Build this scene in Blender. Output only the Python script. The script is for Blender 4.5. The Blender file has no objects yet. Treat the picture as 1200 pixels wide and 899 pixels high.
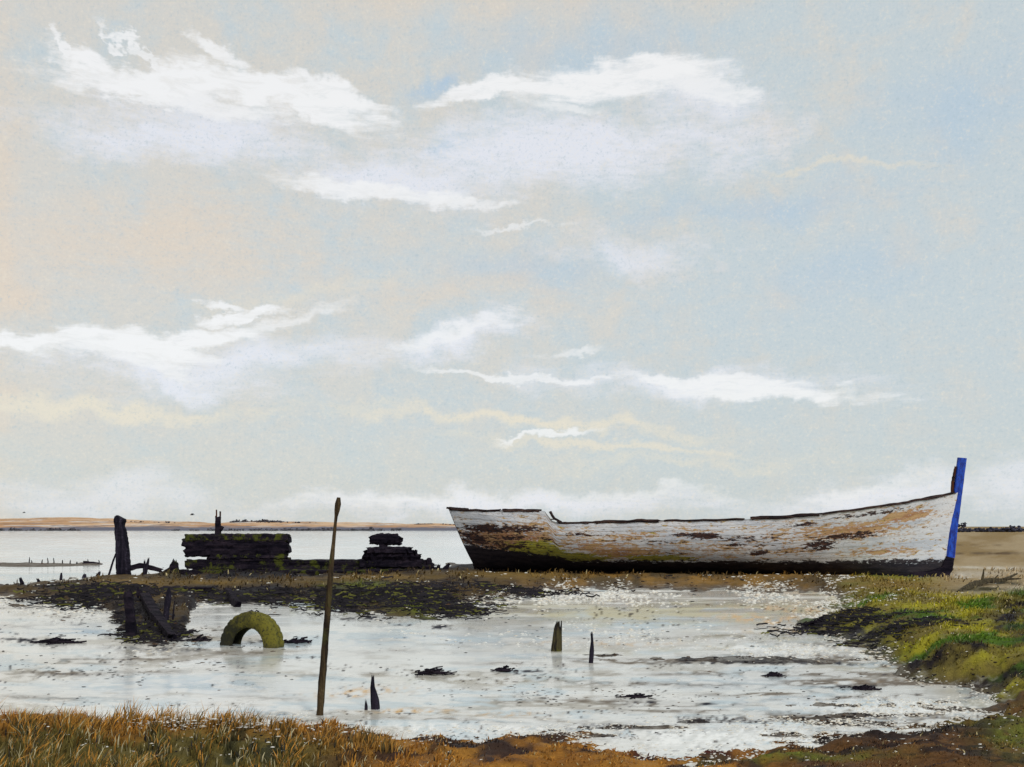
import bpy, math, random
import numpy as np
R = math.radians
scene = bpy.context.scene
COL = scene.collection
HZ, F, CH = 617.0, 1200.0, 1.5          # horizon row, focal length in picture units, camera height (m)

# ------------------------------------------------------------------ noise
def _h(ix, iy, s):
    v = (ix.astype(np.int64) * 374761393 + iy.astype(np.int64) * 668265263 + s * 982451653) & 0xffffffff
    v = ((v ^ (v >> 13)) * 1274126177) & 0xffffffff
    v = ((v ^ (v >> 16)) * 2246822519) & 0xffffffff
    return ((v ^ (v >> 15)) & 0xffff) / 65535.0
def vn(x, y, s=0):
    x = np.asarray(x, float); y = np.asarray(y, float)
    ix = np.floor(x); iy = np.floor(y); fx = x - ix; fy = y - iy
    fx = fx*fx*(3-2*fx); fy = fy*fy*(3-2*fy)
    a = _h(ix, iy, s); b = _h(ix+1, iy, s); c = _h(ix, iy+1, s); d = _h(ix+1, iy+1, s)
    return (a*(1-fx)+b*fx)*(1-fy) + (c*(1-fx)+d*fx)*fy
def fbm(x, y, s=0, o=4):
    t = 0; a = .5; n = 0
    for i in range(o):
        t = t + a*vn(x*2**i + i*17.3, y*2**i - i*9.1, s+i); n += a; a *= .5
    return t/n*2-1
def sst(a, b, x):
    t = np.clip((x-a)/(b-a), 0, 1); return t*t*(3-2*t)
def lerp(a, b, t): return a + (b-a)*t

# ------------------------------------------------------------------ lie of the land
def curve(pts):
    xs = [p[0] for p in pts]; ys = [p[1] for p in pts]
    return lambda q: np.interp(q, xs, ys)
spit_back = curve([(-900,735),(-300,712),(0,693),(60,686),(130,679),(200,675),(400,672),(520,669),(700,665),(1000,665),(1130,662),(2100,662)])
spit_front = curve([(-900,738),(-300,716),(0,697),(60,702),(100,708),(128,716),(150,738),(182,749),(206,746),(216,734),(222,716),(232,704),(280,703),(330,701),(390,703),(430,714),(480,728),(515,722),(545,704),(620,690),(700,685),(850,686),(950,691),(1030,706),(2100,720)])
fore_edge = curve([(-900,842),(0,842),(150,846),(300,850),(380,853),(450,864),(560,868),(640,866),(700,874),(790,890),(880,890),(930,878),(1000,866),(1100,856),(1170,843),(1230,826),(2100,780)])
bank_edge = curve([(617,1095),(640,1070),(665,1030),(690,1010),(705,1000),(720,995),(733,970),(745,1010),(760,1035),(775,1050),(790,1085),(802,1130),(815,1185),(828,1215),(845,1215),(860,1190),(900,1150)])
BARS = [  # mud bars lying just proud of the wet flat: gx, gy, half length, half width, strength
 (930,776,120,4,1),(1080,770,60,5,.9),(700,768,60,3,.8),(830,772,60,3,.7),(740,853,95,3,1.),(675,862,60,4,1),(810,846,50,2,.9),(60,752,26,4,1),
 (150,780,90,5,.5),(220,765,80,4,.5),(505,789,28,3,.9),(592,786,16,3,.9),(1000,826,120,4,1),(950,842,90,4,.9),(880,735,50,2.5,.4),
 (110,770,50,3,.6),(345,752,16,2.4,.9),(740,816,40,3,.55),(1010,806,50,4,.8),(1060,838,110,3,1.1),(1000,848,80,4,1.),(1150,832,70,3,1.),(930,862,60,4,.9),(1100,822,60,2.5,.7),(860,773,150,2.4,.9),(1120,858,60,3,.9),(870,812,80,3,.4),(560,800,60,2,.3),(330,845,60,4,.5),
 (1120,700,60,3,.4),(-120,770,90,5,.8),(1300,770,90,9,.8),(640,705,60,3,.5),(820,718,70,3,.4),(480,826,60,2,.35),(820,830,70,3,.45)]
REEF = [(30,662,70,2.2),(105,661,16,1.8),(-90,663,60,2)]
def to_g(x, y):
    y = np.maximum(y, 2.5); return 600 + F*x/y, HZ + F*CH/y
def land(x, y):
    """signed landness for each zone (>0 land) in the plan of the shore"""
    gx, gy = to_g(x, y)
    n1 = fbm(gx/70, gy/13, 3); n2 = fbm(gx/16, gy/5, 9, 3)
    n5 = fbm(gx/34, gy/3.2, 13, 4)
    sp = np.minimum(gy-spit_back(gx), (spit_front(gx)-gy)) / 7 + n1*.9 + n2*.8 + n5*2.0*sst(690,706,gy)*sst(760,700,gx)
    fo = (gy-fore_edge(gx))/11 + n1*.7 + n2*.7 + n5*1.2*sst(560,700,gx)
    bk = (gx-bank_edge(gy))/38 + n1*.9 + n2*.6
    return gx, gy, sp, fo, bk, n1, n2
def H(x, y):
    x = np.asarray(x, float); y = np.asarray(y, float)
    gx, gy, sp, fo, bk, n1, n2 = land(x, y)
    ms = sst(-1.2, 1.6, sp); mf = sst(-1.2, 2.2, fo); mb = sst(-1.2, 2, bk)
    st = fbm(x/1.6, y/.7, 21, 4)
    flat = -.075 + .05*st - .12*sst(660, 640, gy)
    for a, b, c, d, s in BARS:
        q = ((gx-a)/c)**2 + ((gy-b)/d)**2
        flat = flat + .085*s*np.exp(-q)*(1+.7*n2)
    flat = np.where(flat > 0, flat*.35, flat)
    for a, b, c, d in REEF:
        flat = np.maximum(flat, .07*np.exp(-(((gx-a)/c)**2+((gy-b)/d)**2)**2)*(1+.6*n2) - .02)
    h = flat
    lift = .16 + .05*n1 - .08*sst(700, 730, gy)
    h = lerp(h, lift, ms)
    h = lerp(h, .28*sst(640, 760, gy)*.7+.08+.07*n1, mb)
    h = lerp(h, .07+.05*n1, mf)
    mm = np.maximum(np.maximum(ms, mf), mb)
    fine = fbm(x/.16, y/.16, 31, 3)
    h = h + fine*(.012+.03*mm)*sst(640, 700, gy)
    bx = (x*-.27+ (y-34)*-.0); lx = (x+1.35)/14.3; by = 33.9-3.6*lx
    q = np.exp(-(((y-by+.9)/1.5)**2)) * sst(-.02,.05,lx)*sst(1.10,1.0,lx)
    q2 = np.exp(-(((x-12.6)/1.1)**2+((y-29.9)/1.3)**2))
    h = h-.16*q2*(h>.0)
    h = np.where(h > .02, lerp(h, .03+fine*.02-.05*sst(.6,1,lx), q), h)
    return h
def h1(x, y): return float(H(np.array([x]), np.array([y]))[0])

C = lambda *a: np.array(a)
def blob(gx, gy, pts):
    v = 0
    for a, b, c, d, s in pts: v = np.maximum(v, s*np.exp(-(((gx-a)/c)**2+((gy-b)/d)**2)))
    return v
def colour(x, y, veg=False):
    gx, gy, sp, fo, bk, n1, n2 = land(x, y)
    n3 = fbm(gx/45, gy/9, 55, 4); n4 = fbm(gx/9, gy/4, 77, 3)
    def mix(c, d, t): return c*(1-t[:, None]) + np.asarray(d)*t[:, None]
    c = np.tile(C(.085,.06,.04), (len(x), 1))
    c = mix(c, (.02,.014,.016), sst(-.2,.5,n3+n4*.4))
    # spit
    ms = sst(-.8, .3, sp)
    s = np.tile(C(.085,.055,.022), (len(x), 1))
    s = mix(s, (.015,.011,.014), sst(-.08,.22,n3+n4*.5)*sst(900,500,gx))
    s = mix(s, (.28,.15,.03), sst(-.35,.3,n3-n4*.3)*sst(560,680,gx)*.9)
    s = mix(s, (.24,.15,.035), blob(gx,gy,[(150,695,50,14,.9),(170,712,14,22,.9),(430,684,80,4,.9),(250,690,60,5,.7),(600,680,90,5,.7),(300,692,120,4,.6)]))
    s = mix(s, (.13,.15,.02), np.clip(blob(gx,gy,[(425,695,40,5,1),(455,705,36,5,1),(485,716,30,6,1.1),(505,724,20,6,.9),(206,672,14,8,.6)])*(1+n4),0,1))
    s = mix(s, (.016,.014,.018), np.clip(blob(gx,gy,[(152,728,16,26,1.3),(188,742,38,15,1.3),(170,722,26,12,1.1),(300,700,110,7,1.1),(300,680,110,5,1.2),(460,672,70,4,1.1),(215,700,30,5,.8),(130,700,60,7,.8),(480,706,50,5,.6),(540,712,30,6,.9),(420,712,30,8,.8)])*(1.1+n4*1.2),0,1))
    s = mix(s, (.03,.02,.014), sst(676,671,gy+n1*3)*sst(540,580,gx)*.85)
    c = mix(c, s, ms)
    # bank on the right
    mb = sst(-.9, .2, bk)
    b = np.tile(C(.20,.16,.035), (len(x), 1))
    b = mix(b, (.34,.31,.02), sst(-.2,.3,n3)*.9)
    b = mix(b, (.08,.15,.012), sst(.05,.4,fbm(gx/60,gy/8,91,3)))
    b = mix(b, (.018,.014,.016), np.clip(blob(gx,gy,[(960,735,34,4,1.2),(1015,748,40,5,1.2),(1060,752,55,6,1.2),(1110,757,36,5,1),(1030,768,36,7,1),(1180,752,22,14,.9),(1160,808,60,5,.9),(1080,792,50,5,1),(1200,775,14,40,.7),(1195,730,25,16,1.),(1130,790,50,5,.9),(1060,738,40,3,.7)])*(1.05+1.3*n4),0,1))
    b = mix(b, (.40,.30,.17), sst(712,690,gy+n1*9)*sst(1060,1120,gx))
    b = mix(b, (.25,.16,.05), sst(668,655,gy)*.8*sst(-.3,.3,n3)+0*gx)
    b = mix(b, (.22,.145,.035), blob(gx,gy,[(1050,695,90,12,1)]))
    b = mix(b, (.62,.56,.46), np.clip(blob(gx,gy,[(1160,669,60,2.5,.9),(1130,676,60,2,.7),(1190,700,60,6,.5)])*(1+n4),0,1))
    b = mix(b, (.12,.07,.025), np.clip(blob(gx,gy,[(1170,651,70,1.5,.9),(1150,640,60,1.2,.5)])*(.8+n4*2),0,1))
    b = mix(b, (.06,.05,.02), np.clip(blob(gx,gy,[(1150,700,40,3,1),(1180,690,20,3,1)])*(1+n4),0,1))
    c = mix(c, b, mb)
    # foreground
    mf = sst(-.9, .2, fo)
    f = np.tile(C(.28,.12,.022), (len(x), 1))
    f = mix(f, (.42,.20,.035), sst(-.1,.4,n3)*.8)
    f = mix(f, (.085,.085,.025), np.clip(sst(872,888,gy+n1*14)*sst(480,330,gx)*.85,0,1))
    f = mix(f, (.03,.02,.022), sst(.0,.35,fbm(gx/38,gy/13,63,3))*sst(300,480,gx)*.92)
    f = mix(f, (.025,.03,.015), sst(.08,.4,fbm(gx/30,gy/18,66,3))*sst(480,300,gx)*.8*sst(862,872,gy))  # dark gaps low in the left grass: shadows painted into the colour
    f = mix(f, (.12,.022,.02), blob(gx,gy,[(800,884,70,8,.9),(60,858,60,6,.5),(290,852,60,5,.7)]))
    f = mix(f, (.10,.05,.022), sst(860,960,gx)*.85)
    f = mix(f, (.02,.015,.018), sst(.1,.35,fbm(gx/50,gy/4.5,67,4))*sst(820,900,gx)*.85)
    f = mix(f, (.14,.15,.025), np.clip(blob(gx,gy,[(930,897,90,5,1),(1190,870,40,26,.9),(1150,850,60,12,.5)])*(1+n4),0,1))
    f = mix(f, (.022,.016,.016), np.clip(blob(gx,gy,[(560,882,50,7,1),(1000,872,60,6,.8),(1110,862,60,6,.8),(1010,850,70,4,.8)])*(1+n4),0,1))
    c = mix(c, f, mf)
    if not veg: c = c*.85
    return c

# ------------------------------------------------------------------ nodes helper
class V:
    def __init__(s, g, so): s.g, s.s = g, so
    def _m(s, op, o=None, r=False):
        n = s.g.t.nodes.new('ShaderNodeMath'); n.operation = op
        a, b = (s, o) if not r else (o, s)
        for i, q in enumerate((a, b)):
            if q is None: continue
            if isinstance(q, V): s.g.t.links.new(q.s, n.inputs[i])
            else: n.inputs[i].default_value = q
        return V(s.g, n.outputs[0])
    def __add__(s, o): return s._m('ADD', o)
    __radd__ = __add__
    def __mul__(s, o): return s._m('MULTIPLY', o)
    __rmul__ = __mul__
    def __sub__(s, o): return s._m('SUBTRACT', o)
    def __rsub__(s, o): return s._m('SUBTRACT', o, True)
    def max(s, o): return s._m('MAXIMUM', o)
    def min(s, o): return s._m('MINIMUM', o)
    def sst(s, a, b, c=0., d=1.):
        n = s.g.t.nodes.new('ShaderNodeMapRange'); n.interpolation_type = 'SMOOTHSTEP'
        if a > b: a, b, c, d = b, a, d, c
        s.g.t.links.new(s.s, n.inputs['Value'])
        n.inputs['From Min'].default_value = a; n.inputs['From Max'].default_value = b
        n.inputs['To Min'].default_value = c; n.inputs['To Max'].default_value = d
        return V(s.g, n.outputs[0])
class G:
    def __init__(s, t): s.t = t; t.nodes.clear()
    def new(s, k): return s.t.nodes.new(k)
    def L(s, a, b): s.t.links.new(a.s if isinstance(a, V) else a, b)
    def coord(s, k): return V(s, s.new('ShaderNodeTexCoord').outputs[k])
    def map(s, v, loc=(0,0,0), rot=(0,0,0), sc=(1,1,1), kind='POINT'):
        n = s.new('ShaderNodeMapping'); n.vector_type = kind; s.L(v, n.inputs['Vector'])
        n.inputs['Location'].default_value = loc; n.inputs['Rotation'].default_value = rot; n.inputs['Scale'].default_value = sc
        return V(s, n.outputs[0])
    def noise(s, v, sc=5, det=5, rough=.55, dist=0, color=False):
        n = s.new('ShaderNodeTexNoise'); s.L(v, n.inputs['Vector'])
        n.inputs['Scale'].default_value = sc; n.inputs['Detail'].default_value = det
        n.inputs['Roughness'].default_value = rough; n.inputs['Distortion'].default_value = dist
        return V(s, n.outputs['Color' if color else 'Fac'])
    def mix(s, a, b, t, mode='MIX'):
        n = s.new('ShaderNodeMix'); n.data_type = 'RGBA'; n.blend_type = mode
        for q, i in ((t, 0), (a, 6), (b, 7)):
            if isinstance(q, V): s.L(q, n.inputs[i])
            elif i == 0: n.inputs[0].default_value = q
            else: n.inputs[i].default_value = (*q, 1)
        return V(s, n.outputs[2])
    def sep(s, v):
        n = s.new('ShaderNodeSeparateXYZ'); s.L(v, n.inputs[0]); return [V(s, o) for o in n.outputs]
    def comb(s, x, y, z=0.):
        n = s.new('ShaderNodeCombineXYZ')
        for i, q in enumerate((x, y, z)):
            if isinstance(q, V): s.L(q, n.inputs[i])
            else: n.inputs[i].default_value = q
        return V(s, n.outputs[0])
    def vm(s, op, a, b=None):
        n = s.new('ShaderNodeVectorMath'); n.operation = op; s.L(a, n.inputs[0])
        if b is not None:
            if isinstance(b, V): s.L(b, n.inputs[1])
            else: n.inputs[1].default_value = b
        return V(s, n.outputs['Value' if op == 'LENGTH' else 'Vector'])
    def attr(s, name, o='Color'):
        n = s.new('ShaderNodeAttribute'); n.attribute_name = name; return V(s, n.outputs[o])
def mat(name):
    m = bpy.data.materials.new(name); m.use_nodes = True; return m, G(m.node_tree)
def finish(g, col, rough=.8, bump=None, bstr=.3, bdist=.02, spec=.3):
    p = g.new('ShaderNodeBsdfPrincipled'); o = g.new('ShaderNodeOutputMaterial')
    for q, k in ((col, 'Base Color'), (rough, 'Roughness'), (spec, 'Specular IOR Level')):
        if isinstance(q, V): g.L(q, p.inputs[k])
        elif k == 'Base Color': p.inputs[k].default_value = (*q, 1)
        else: p.inputs[k].default_value = q
    if bump is not None:
        b = g.new('ShaderNodeBump'); g.L(bump, b.inputs['Height']); b.inputs['Strength'].default_value = bstr; b.inputs['Distance'].default_value = bdist
        g.L(b.outputs[0], p.inputs['Normal'])
    g.L(p.outputs[0], o.inputs[0])

# ------------------------------------------------------------------ materials
def m_ground():
    m, g = mat('shore_mud'); P = g.coord('Object')
    c = g.attr('col')
    n = g.noise(P, 9, 8, .65); n2 = g.noise(P, 60, 4, .6); n3 = g.noise(g.map(P, sc=(.6,1.3,1)), 2.2, 6, .6)
    c = g.mix(c, (.0,.0,.0), n.sst(.5,.25)*.6)
    c = g.mix(c, g.mix(c, (1.9,1.9,1.9), 1., 'MULTIPLY'), n2.sst(.5,.72)*.55)
    # wet silt, its reflected sky painted in as a pale colour
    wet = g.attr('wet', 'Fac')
    sheen = (n3*.9 + n*.6 + wet*.3).sst(1.0, 1.2)*.30
    c = g.mix(c, (.66,.66,.63), sheen)
    rough = (n3.sst(.35,.65)*.3 + .6) - wet*.2
    finish(g, c, rough, n*1. + n2*.35, .9, .03, .10); return m
def m_water():
    m, g = mat('silty_water'); P = g.coord('Object')
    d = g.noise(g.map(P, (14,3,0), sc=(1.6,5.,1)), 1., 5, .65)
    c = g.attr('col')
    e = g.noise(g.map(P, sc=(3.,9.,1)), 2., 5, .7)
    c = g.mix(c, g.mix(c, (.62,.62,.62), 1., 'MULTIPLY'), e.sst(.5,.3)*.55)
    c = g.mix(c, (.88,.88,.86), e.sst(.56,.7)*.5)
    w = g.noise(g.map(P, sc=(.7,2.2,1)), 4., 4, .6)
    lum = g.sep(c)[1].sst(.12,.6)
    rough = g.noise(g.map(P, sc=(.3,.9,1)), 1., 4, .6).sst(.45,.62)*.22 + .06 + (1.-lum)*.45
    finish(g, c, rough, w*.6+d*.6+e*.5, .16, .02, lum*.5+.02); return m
def m_attr(name, rough=.85, spec=.2, sc=25, amt=.5):
    m, g = mat(name); c = g.attr('col'); n = g.noise(g.coord('Object'), sc, 4, .6)
    c = g.mix(c, g.mix(c, (.35,.35,.35), 1., 'MULTIPLY'), n.sst(.62,.35)*amt)
    finish(g, c, rough, None, spec=spec); return m
def m_wood(name, base, dark, moss=None, stretch=(14,14,1.6), mossz=None, scale=1., light=None):
    m, g = mat(name); P = g.coord('Object')
    n = g.noise(g.map(P, sc=stretch), scale, 6, .65); n2 = g.noise(P, 3.5*scale, 5, .6); n3 = g.noise(P, 26*scale, 4, .7)
    c = g.mix(dark, base, n.sst(.38,.62))
    if light: c = g.mix(c, light, (n*.5+n3*.5).sst(.54,.66)*.8)
    if moss: c = g.mix(c, moss, (n2*.8+n3*.3).sst(.55,.66)*.85)
    finish(g, c, .85, n*1.+n3*.5, .9, .03, .08); return m
def m_hull():
    m, g = mat('flaking_white_hull_paint'); uv = g.coord('UV')
    s, t, _ = g.sep(uv)
    P = g.map(uv, sc=(14.8,1.75,1))
    a = g.noise(g.map(P, sc=(.8,3.2,1)), 1., 7, .66, .5)
    b = g.noise(g.map(P, (5,5,0), sc=(2.2,9,1)), 1., 6, .7, .3)
    f = g.noise(g.map(P, (9,1,0), sc=(5,14,1)), 1.3, 5, .7)
    f2 = g.noise(g.map(P, (3,8,0), sc=(3.4,9,1)), 2.2, 6, .75, .3)
    sc = g.noise(g.map(P, (2,7,0), (0,0,R(-38)), (1.5,11,1)), 2., 4, .7)
    def el(ss, tt, ra, rb, k=1.):
        return g.vm('LENGTH', g.map(uv, (ss,tt,0), sc=(ra,rb,1), kind='TEXTURE')).sst(1.15, .1)*k
    def mx(*q):
        r = q[0]
        for w in q[1:]: r = r.max(w)
        return r
    white = g.mix((.56,.60,.68), (.73,.75,.80), a.sst(.35,.6))
    white = g.mix(white, (.34,.36,.42), (f*.6+f2*.4).sst(.52,.62)*.55)
    white = g.mix(white, (.50,.34,.20), (a*.6+f2*.4).sst(.54,.62)*.45)
    white = g.mix(white, (.80,.72,.60), el(.27,.58,.14,.25,.6)*b.sst(.4,.6))
    # bare ochre timber
    om = mx(el(.11,.5,.16,.34,1.0), el(.30,.56,.14,.2,.55), el(.35,.40,.14,.2,.7), el(.38,.72,.08,.12,.5), el(.80,.68,.13,.18,.75), el(.90,.82,.08,.12,.8), el(.86,.35,.10,.1,.55), el(.70,.44,.08,.12,.4), el(.5,.8,.1,.12,.3), el(.5,.45,.25,.3,.34), el(.74,.7,.2,.25,.4), el(.2,.75,.14,.2,.4))
    c = g.mix(white, g.mix((.38,.17,.07),(.56,.36,.17), b.sst(.4,.6)), (om*.62 + (b-.5)*1.9 + (f-.5)*1.4).sst(.12,.32)*.95)
    # green weed above the bilge
    gm = mx(el(.17,.38,.10,.20,1.3), el(.23,.30,.12,.15,1.3), el(.42,.30,.10,.10,1.), el(.27,.26,.1,.1,.8))
    c = g.mix(c, g.mix((.22,.23,.03),(.42,.38,.05), f.sst(.4,.6)), (gm*.7 + (b-.5)*1.7 + (f-.5)*1.2).sst(.22,.42)*.95)
    # dark bare patches
    dm = mx(el(.08,.70,.12,.12,1.15), el(.12,.56,.1,.1,.8), el(.03,.52,.06,.25,1.), el(.16,.70,.07,.1,.9), el(.10,.42,.12,.12,.8), el(.20,.5,.06,.2,.5), el(.52,.72,.05,.10,1.2), el(.485,.75,.05,.06,1.), el(.62,.40,.03,.07,1.3), el(.58,.56,.04,.07,.8), el(.74,.50,.05,.14,1.1), el(.80,.62,.10,.08,.95), el(.60,.66,.1,.08,.7), el(.28,.78,.1,.06,.7), el(.42,.62,.08,.1,.55), el(.66,.55,.2,.3,.32), el(.70,.85,.05,.06,.9), el(.35,.62,.1,.05,.5), el(.45,.40,.08,.06,.5), el(.83,.92,.12,.06,.7))
    c = g.mix(c, g.mix((.022,.016,.022),(.10,.045,.03), f.sst(.4,.65)), (dm*.6 + (b-.5)*1.9 + (f2-.5)*1.9).sst(.33,.42))
    # cracks and scratches
    c = g.mix(c, (.07,.05,.045), sc.sst(.635,.69)*mx(el(.25,.6,.15,.4,1.), el(.6,.5,.2,.3,.6), el(.9,.5,.1,.3,.3)))
    c = g.mix(c, (.05,.04,.04), f2.sst(.60,.66)*.85)
    # seams between strakes
    # black bottom
    lvl = (s-.0)
    edge = s.sst(.0,.28,.42,.25) + (s.sst(.6,1.)*-.035)
    bot = (edge - t + (b-.5)*.30 + (f2-.5)*.25).sst(-.015, .02)
    c = g.mix(c, g.mix((.012,.010,.018),(.035,.028,.035), b.sst(.4,.6)), bot)
    rough = bot*-.15 + .75
    finish(g, c, rough, b*.7+f*.5+a*.3, .8, .03, .3); return m
def m_blue():
    m, g = mat('blue_stem_paint'); P = g.coord('Object')
    n = g.noise(g.map(P, sc=(6,6,1.5)), 2, 6, .7); k = g.noise(P, 22, 4, .7)
    c = g.mix((.004,.02,.24), (.012,.085,.60), n.sst(.35,.62)); c = g.mix(c, (.02,.02,.05), k.sst(.55,.64)*.85); c = g.mix(c, (.30,.33,.42), (n*.5+k*.5).sst(.60,.66)*.6)
    finish(g, c, .55, n+k*.4, .6, .02, .35); return m
def m_tyre():
    m, g = mat('algae_rubber_lit_right'); P = g.coord('Object'); z = g.sep(P)[2]; x = g.sep(P)[0]
    n = g.noise(P, 7, 6, .65); k = g.noise(P, 40, 4, .7)
    c = g.mix((.022,.022,.010), (.155,.14,.02), (n*.9+x*.55+z*.3).sst(.32,.72))  # algae over rubber; the lit right side and top are painted in
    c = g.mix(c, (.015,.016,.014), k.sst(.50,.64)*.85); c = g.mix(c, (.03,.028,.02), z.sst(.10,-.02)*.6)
    finish(g, c, .85, n*.6+k, .8, .02, .2); return m
def m_hill():
    m, g = mat('far_shore_grass'); P = g.coord('Object'); z = g.sep(P)[2]
    n = g.noise(g.map(P, sc=(.02,.02,.6)), 1., 6, .65); k = g.noise(g.map(P, (30,0,0), sc=(.05,.05,1.4)), 1., 5, .7)
    c = g.mix((.46,.25,.12), (.62,.42,.26), n.sst(.4,.62)); c = g.mix(c, (.66,.64,.62), k.sst(.54,.60)*.8); k2 = g.noise(g.map(P, (90,0,0), sc=(.08,.08,2.)), 1., 6, .75); c = g.mix(c, (.22,.13,.09), k2.sst(.52,.60)*.7)
    c = g.mix(c, (.10,.11,.16), (k2*.8+n*.3-z*.22).sst(.16,.34)*.95)
    finish(g, c, .9); return m
M = dict(ground=m_ground(), water=m_water(), hull=m_hull(), blue=m_blue(), tyre=m_tyre(), hill=m_hill(),
  grass=m_attr('grass_blades', .8, .15, 12, .3), peb=m_attr('shell_and_stone', .75, .1, 30, .25), weed=m_attr('sea_weed', .75, .08, 40, .5),
  dark=m_wood('black_rotten_wood', (.020,.015,.024), (.005,.004,.009), None, (1.5,8,8), light=(.045,.03,.04)),
  darkmoss=m_wood('black_rotten_wood_with_moss', (.020,.015,.024), (.005,.004,.009), (.07,.08,.012), (1.5,8,8), light=(.05,.035,.04)),
  post=m_wood('blackened_post', (.022,.018,.03), (.006,.006,.012), None, (10,10,1.2), light=(.07,.065,.10)),
  pole=m_wood('weathered_pole', (.075,.052,.028), (.02,.015,.012), (.06,.06,.02), (24,24,2), light=(.14,.10,.055)),
  stake=m_wood('green_black_stake', (.07,.06,.03), (.014,.012,.014), (.10,.10,.025), (30,30,4)),
  inner=m_wood('grey_inner_timber', (.12,.10,.09), (.04,.034,.03), None, (1,8,8)),
  rail=m_wood('dark_rail', (.05,.03,.028), (.012,.009,.012), None, (1.5,12,12), light=(.20,.12,.09)),
  rust=m_wood('rusty_iron', (.09,.03,.015), (.02,.012,.012), None, (6,6,6)),
  bird=m_wood('dark_feathers', (.05,.05,.055), (.03,.03,.035), None, (6,6,6)),
  drift=m_wood('dark_driftwood', (.10,.08,.045), (.03,.024,.016), None, (10,10,10)))

# ------------------------------------------------------------------ mesh helpers
def mesh_np(name, co, faces_flat, loop_tot, m, parent=None, col=None, smooth=True, uv=None):
    me = bpy.data.meshes.new(name)
    co = np.asarray(co, np.float32).reshape(-1, 3); ff = np.asarray(faces_flat, np.int32).ravel(); lt = np.asarray(loop_tot, np.int32)
    me.vertices.add(len(co)); me.vertices.foreach_set('co', co.ravel())
    me.loops.add(len(ff)); me.loops.foreach_set('vertex_index', ff)
    me.polygons.add(len(lt)); ls = np.concatenate([[0], np.cumsum(lt)[:-1]]).astype(np.int32)
    me.polygons.foreach_set('loop_start', ls); me.polygons.foreach_set('loop_total', lt)
    me.polygons.foreach_set('use_smooth', np.full(len(lt), smooth))
    me.update(calc_edges=True)
    if col is not None:
        a = me.attributes.new('col', 'FLOAT_COLOR', 'POINT')
        a.data.foreach_set('color', np.hstack([col, np.ones((len(col), 1))]).astype(np.float32).ravel())
    if uv is not None:
        u = me.uv_layers.new(name='UVMap'); u.data.foreach_set('uv', np.asarray(uv, np.float32)[ff].ravel())
    me.validate()
    me.materials.append(m); o = bpy.data.objects.new(name, me); COL.objects.link(o)
    if parent: o.parent = parent
    return o
class MB:
    def __init__(s): s.v = []; s.f = []
    def add(s, v, f):
        k = len(s.v); s.v += [tuple(p) for p in v]; s.f += [tuple(i+k for i in q) for q in f]; return s
    def build(s, name, m, parent=None, smooth=False):
        me = bpy.data.meshes.new(name); me.from_pydata(s.v, [], s.f); me.validate()
        import bmesh
        b = bmesh.new(); b.from_mesh(me); bmesh.ops.recalc_face_normals(b, faces=b.faces); b.to_mesh(me); b.free()
        for p in me.polygons: p.use_smooth = smooth
        me.materials.append(m); o = bpy.data.objects.new(name, me); COL.objects.link(o)
        if parent: o.parent = parent
        return o
    def timber(s, path, w, d=None, n=10, seed=0, sq=.5, rough=.12, jag=0., jag0=0., seg=None, up=(0,1,0)):
        """a weathered timber swept along path; w, d widths (number or list), jag = splintered end length"""
        rnd = random.Random(seed); P = [np.array(p, float) for p in path]
        ln = [0]
        for a, b in zip(P, P[1:]): ln.append(ln[-1]+np.linalg.norm(b-a))
        T = ln[-1]; seg = seg or max(4, int(T/ .12)); seg = min(seg, 60)
        w = w if hasattr(w, '__len__') else [w]*len(P); d = w if d is None else (d if hasattr(d, '__len__') else [d]*len(P))
        def at(q, arr): return np.array([np.interp(q, ln, [a[k] for a in arr]) for k in range(3)])
        V_ = []; F_ = []
        off = [(rnd.uniform(-1,1)) for _ in range(n)]
        joff = [rnd.random()**1.5 for _ in range(n)]; joff2 = [rnd.random()**1.5 for _ in range(n)]
        for i in range(seg+1):
            q = T*i/seg; c = at(q, P); tg = at(min(T, q+T/seg*.5), P)-at(max(0, q-T/seg*.5), P); tg /= np.linalg.norm(tg)+1e-9
            u = np.array(up, float); u = u-tg*np.dot(u, tg)
            if np.linalg.norm(u) < .2: u = np.array((1,0,0.))-tg*tg[0]
            u /= np.linalg.norm(u); v = np.cross(tg, u)
            ww = np.interp(q, ln, w)/2; dd = np.interp(q, ln, d)/2
            for k in range(n):
                a = 2*math.pi*(k+.5)/n; ca, sa = math.cos(a), math.sin(a)
                e = sq; X = math.copysign(abs(ca)**e, ca); Y = math.copysign(abs(sa)**e, sa)
                r = 1+rough*(off[k]*.6+rnd.uniform(-1,1)*.6)
                e0 = 0
                if i == seg: e0 = -jag*joff[k]*1.0
                elif i == seg-1: e0 = -jag*joff[k]*.4
                if i == 0: e0 = jag0*joff2[k]
                V_.append(c + v*X*ww*r + u*Y*dd*r + tg*e0)
        for i in range(seg):
            for k in range(n):
                a = i*n+k; b = i*n+(k+1) % n; F_.append((a, b, b+n, a+n))
        e1 = V_[-n:]; cc = sum(e1)/n - 0*tg
        V_.append(cc - tg*jag*.3); ci = len(V_)-1
        for k in range(n): F_.append((seg*n+k, seg*n+(k+1) % n, ci))
        V_.append(sum(V_[:n])/n); ci = len(V_)-1
        for k in range(n): F_.append(((k+1) % n, k, ci))
        return s.add(V_, F_)
def tag(o, label=None, cat=None, group=None, kind=None):
    if label: o['label'] = label
    if cat: o['category'] = cat
    if group: o['group'] = group
    if kind: o['kind'] = kind
    return o
def empty(name, loc, rz=0, **k):
    o = bpy.data.objects.new(name, None); COL.objects.link(o); o.location = loc; o.rotation_euler.z = rz; o.empty_display_size = .2
    return o

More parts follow.
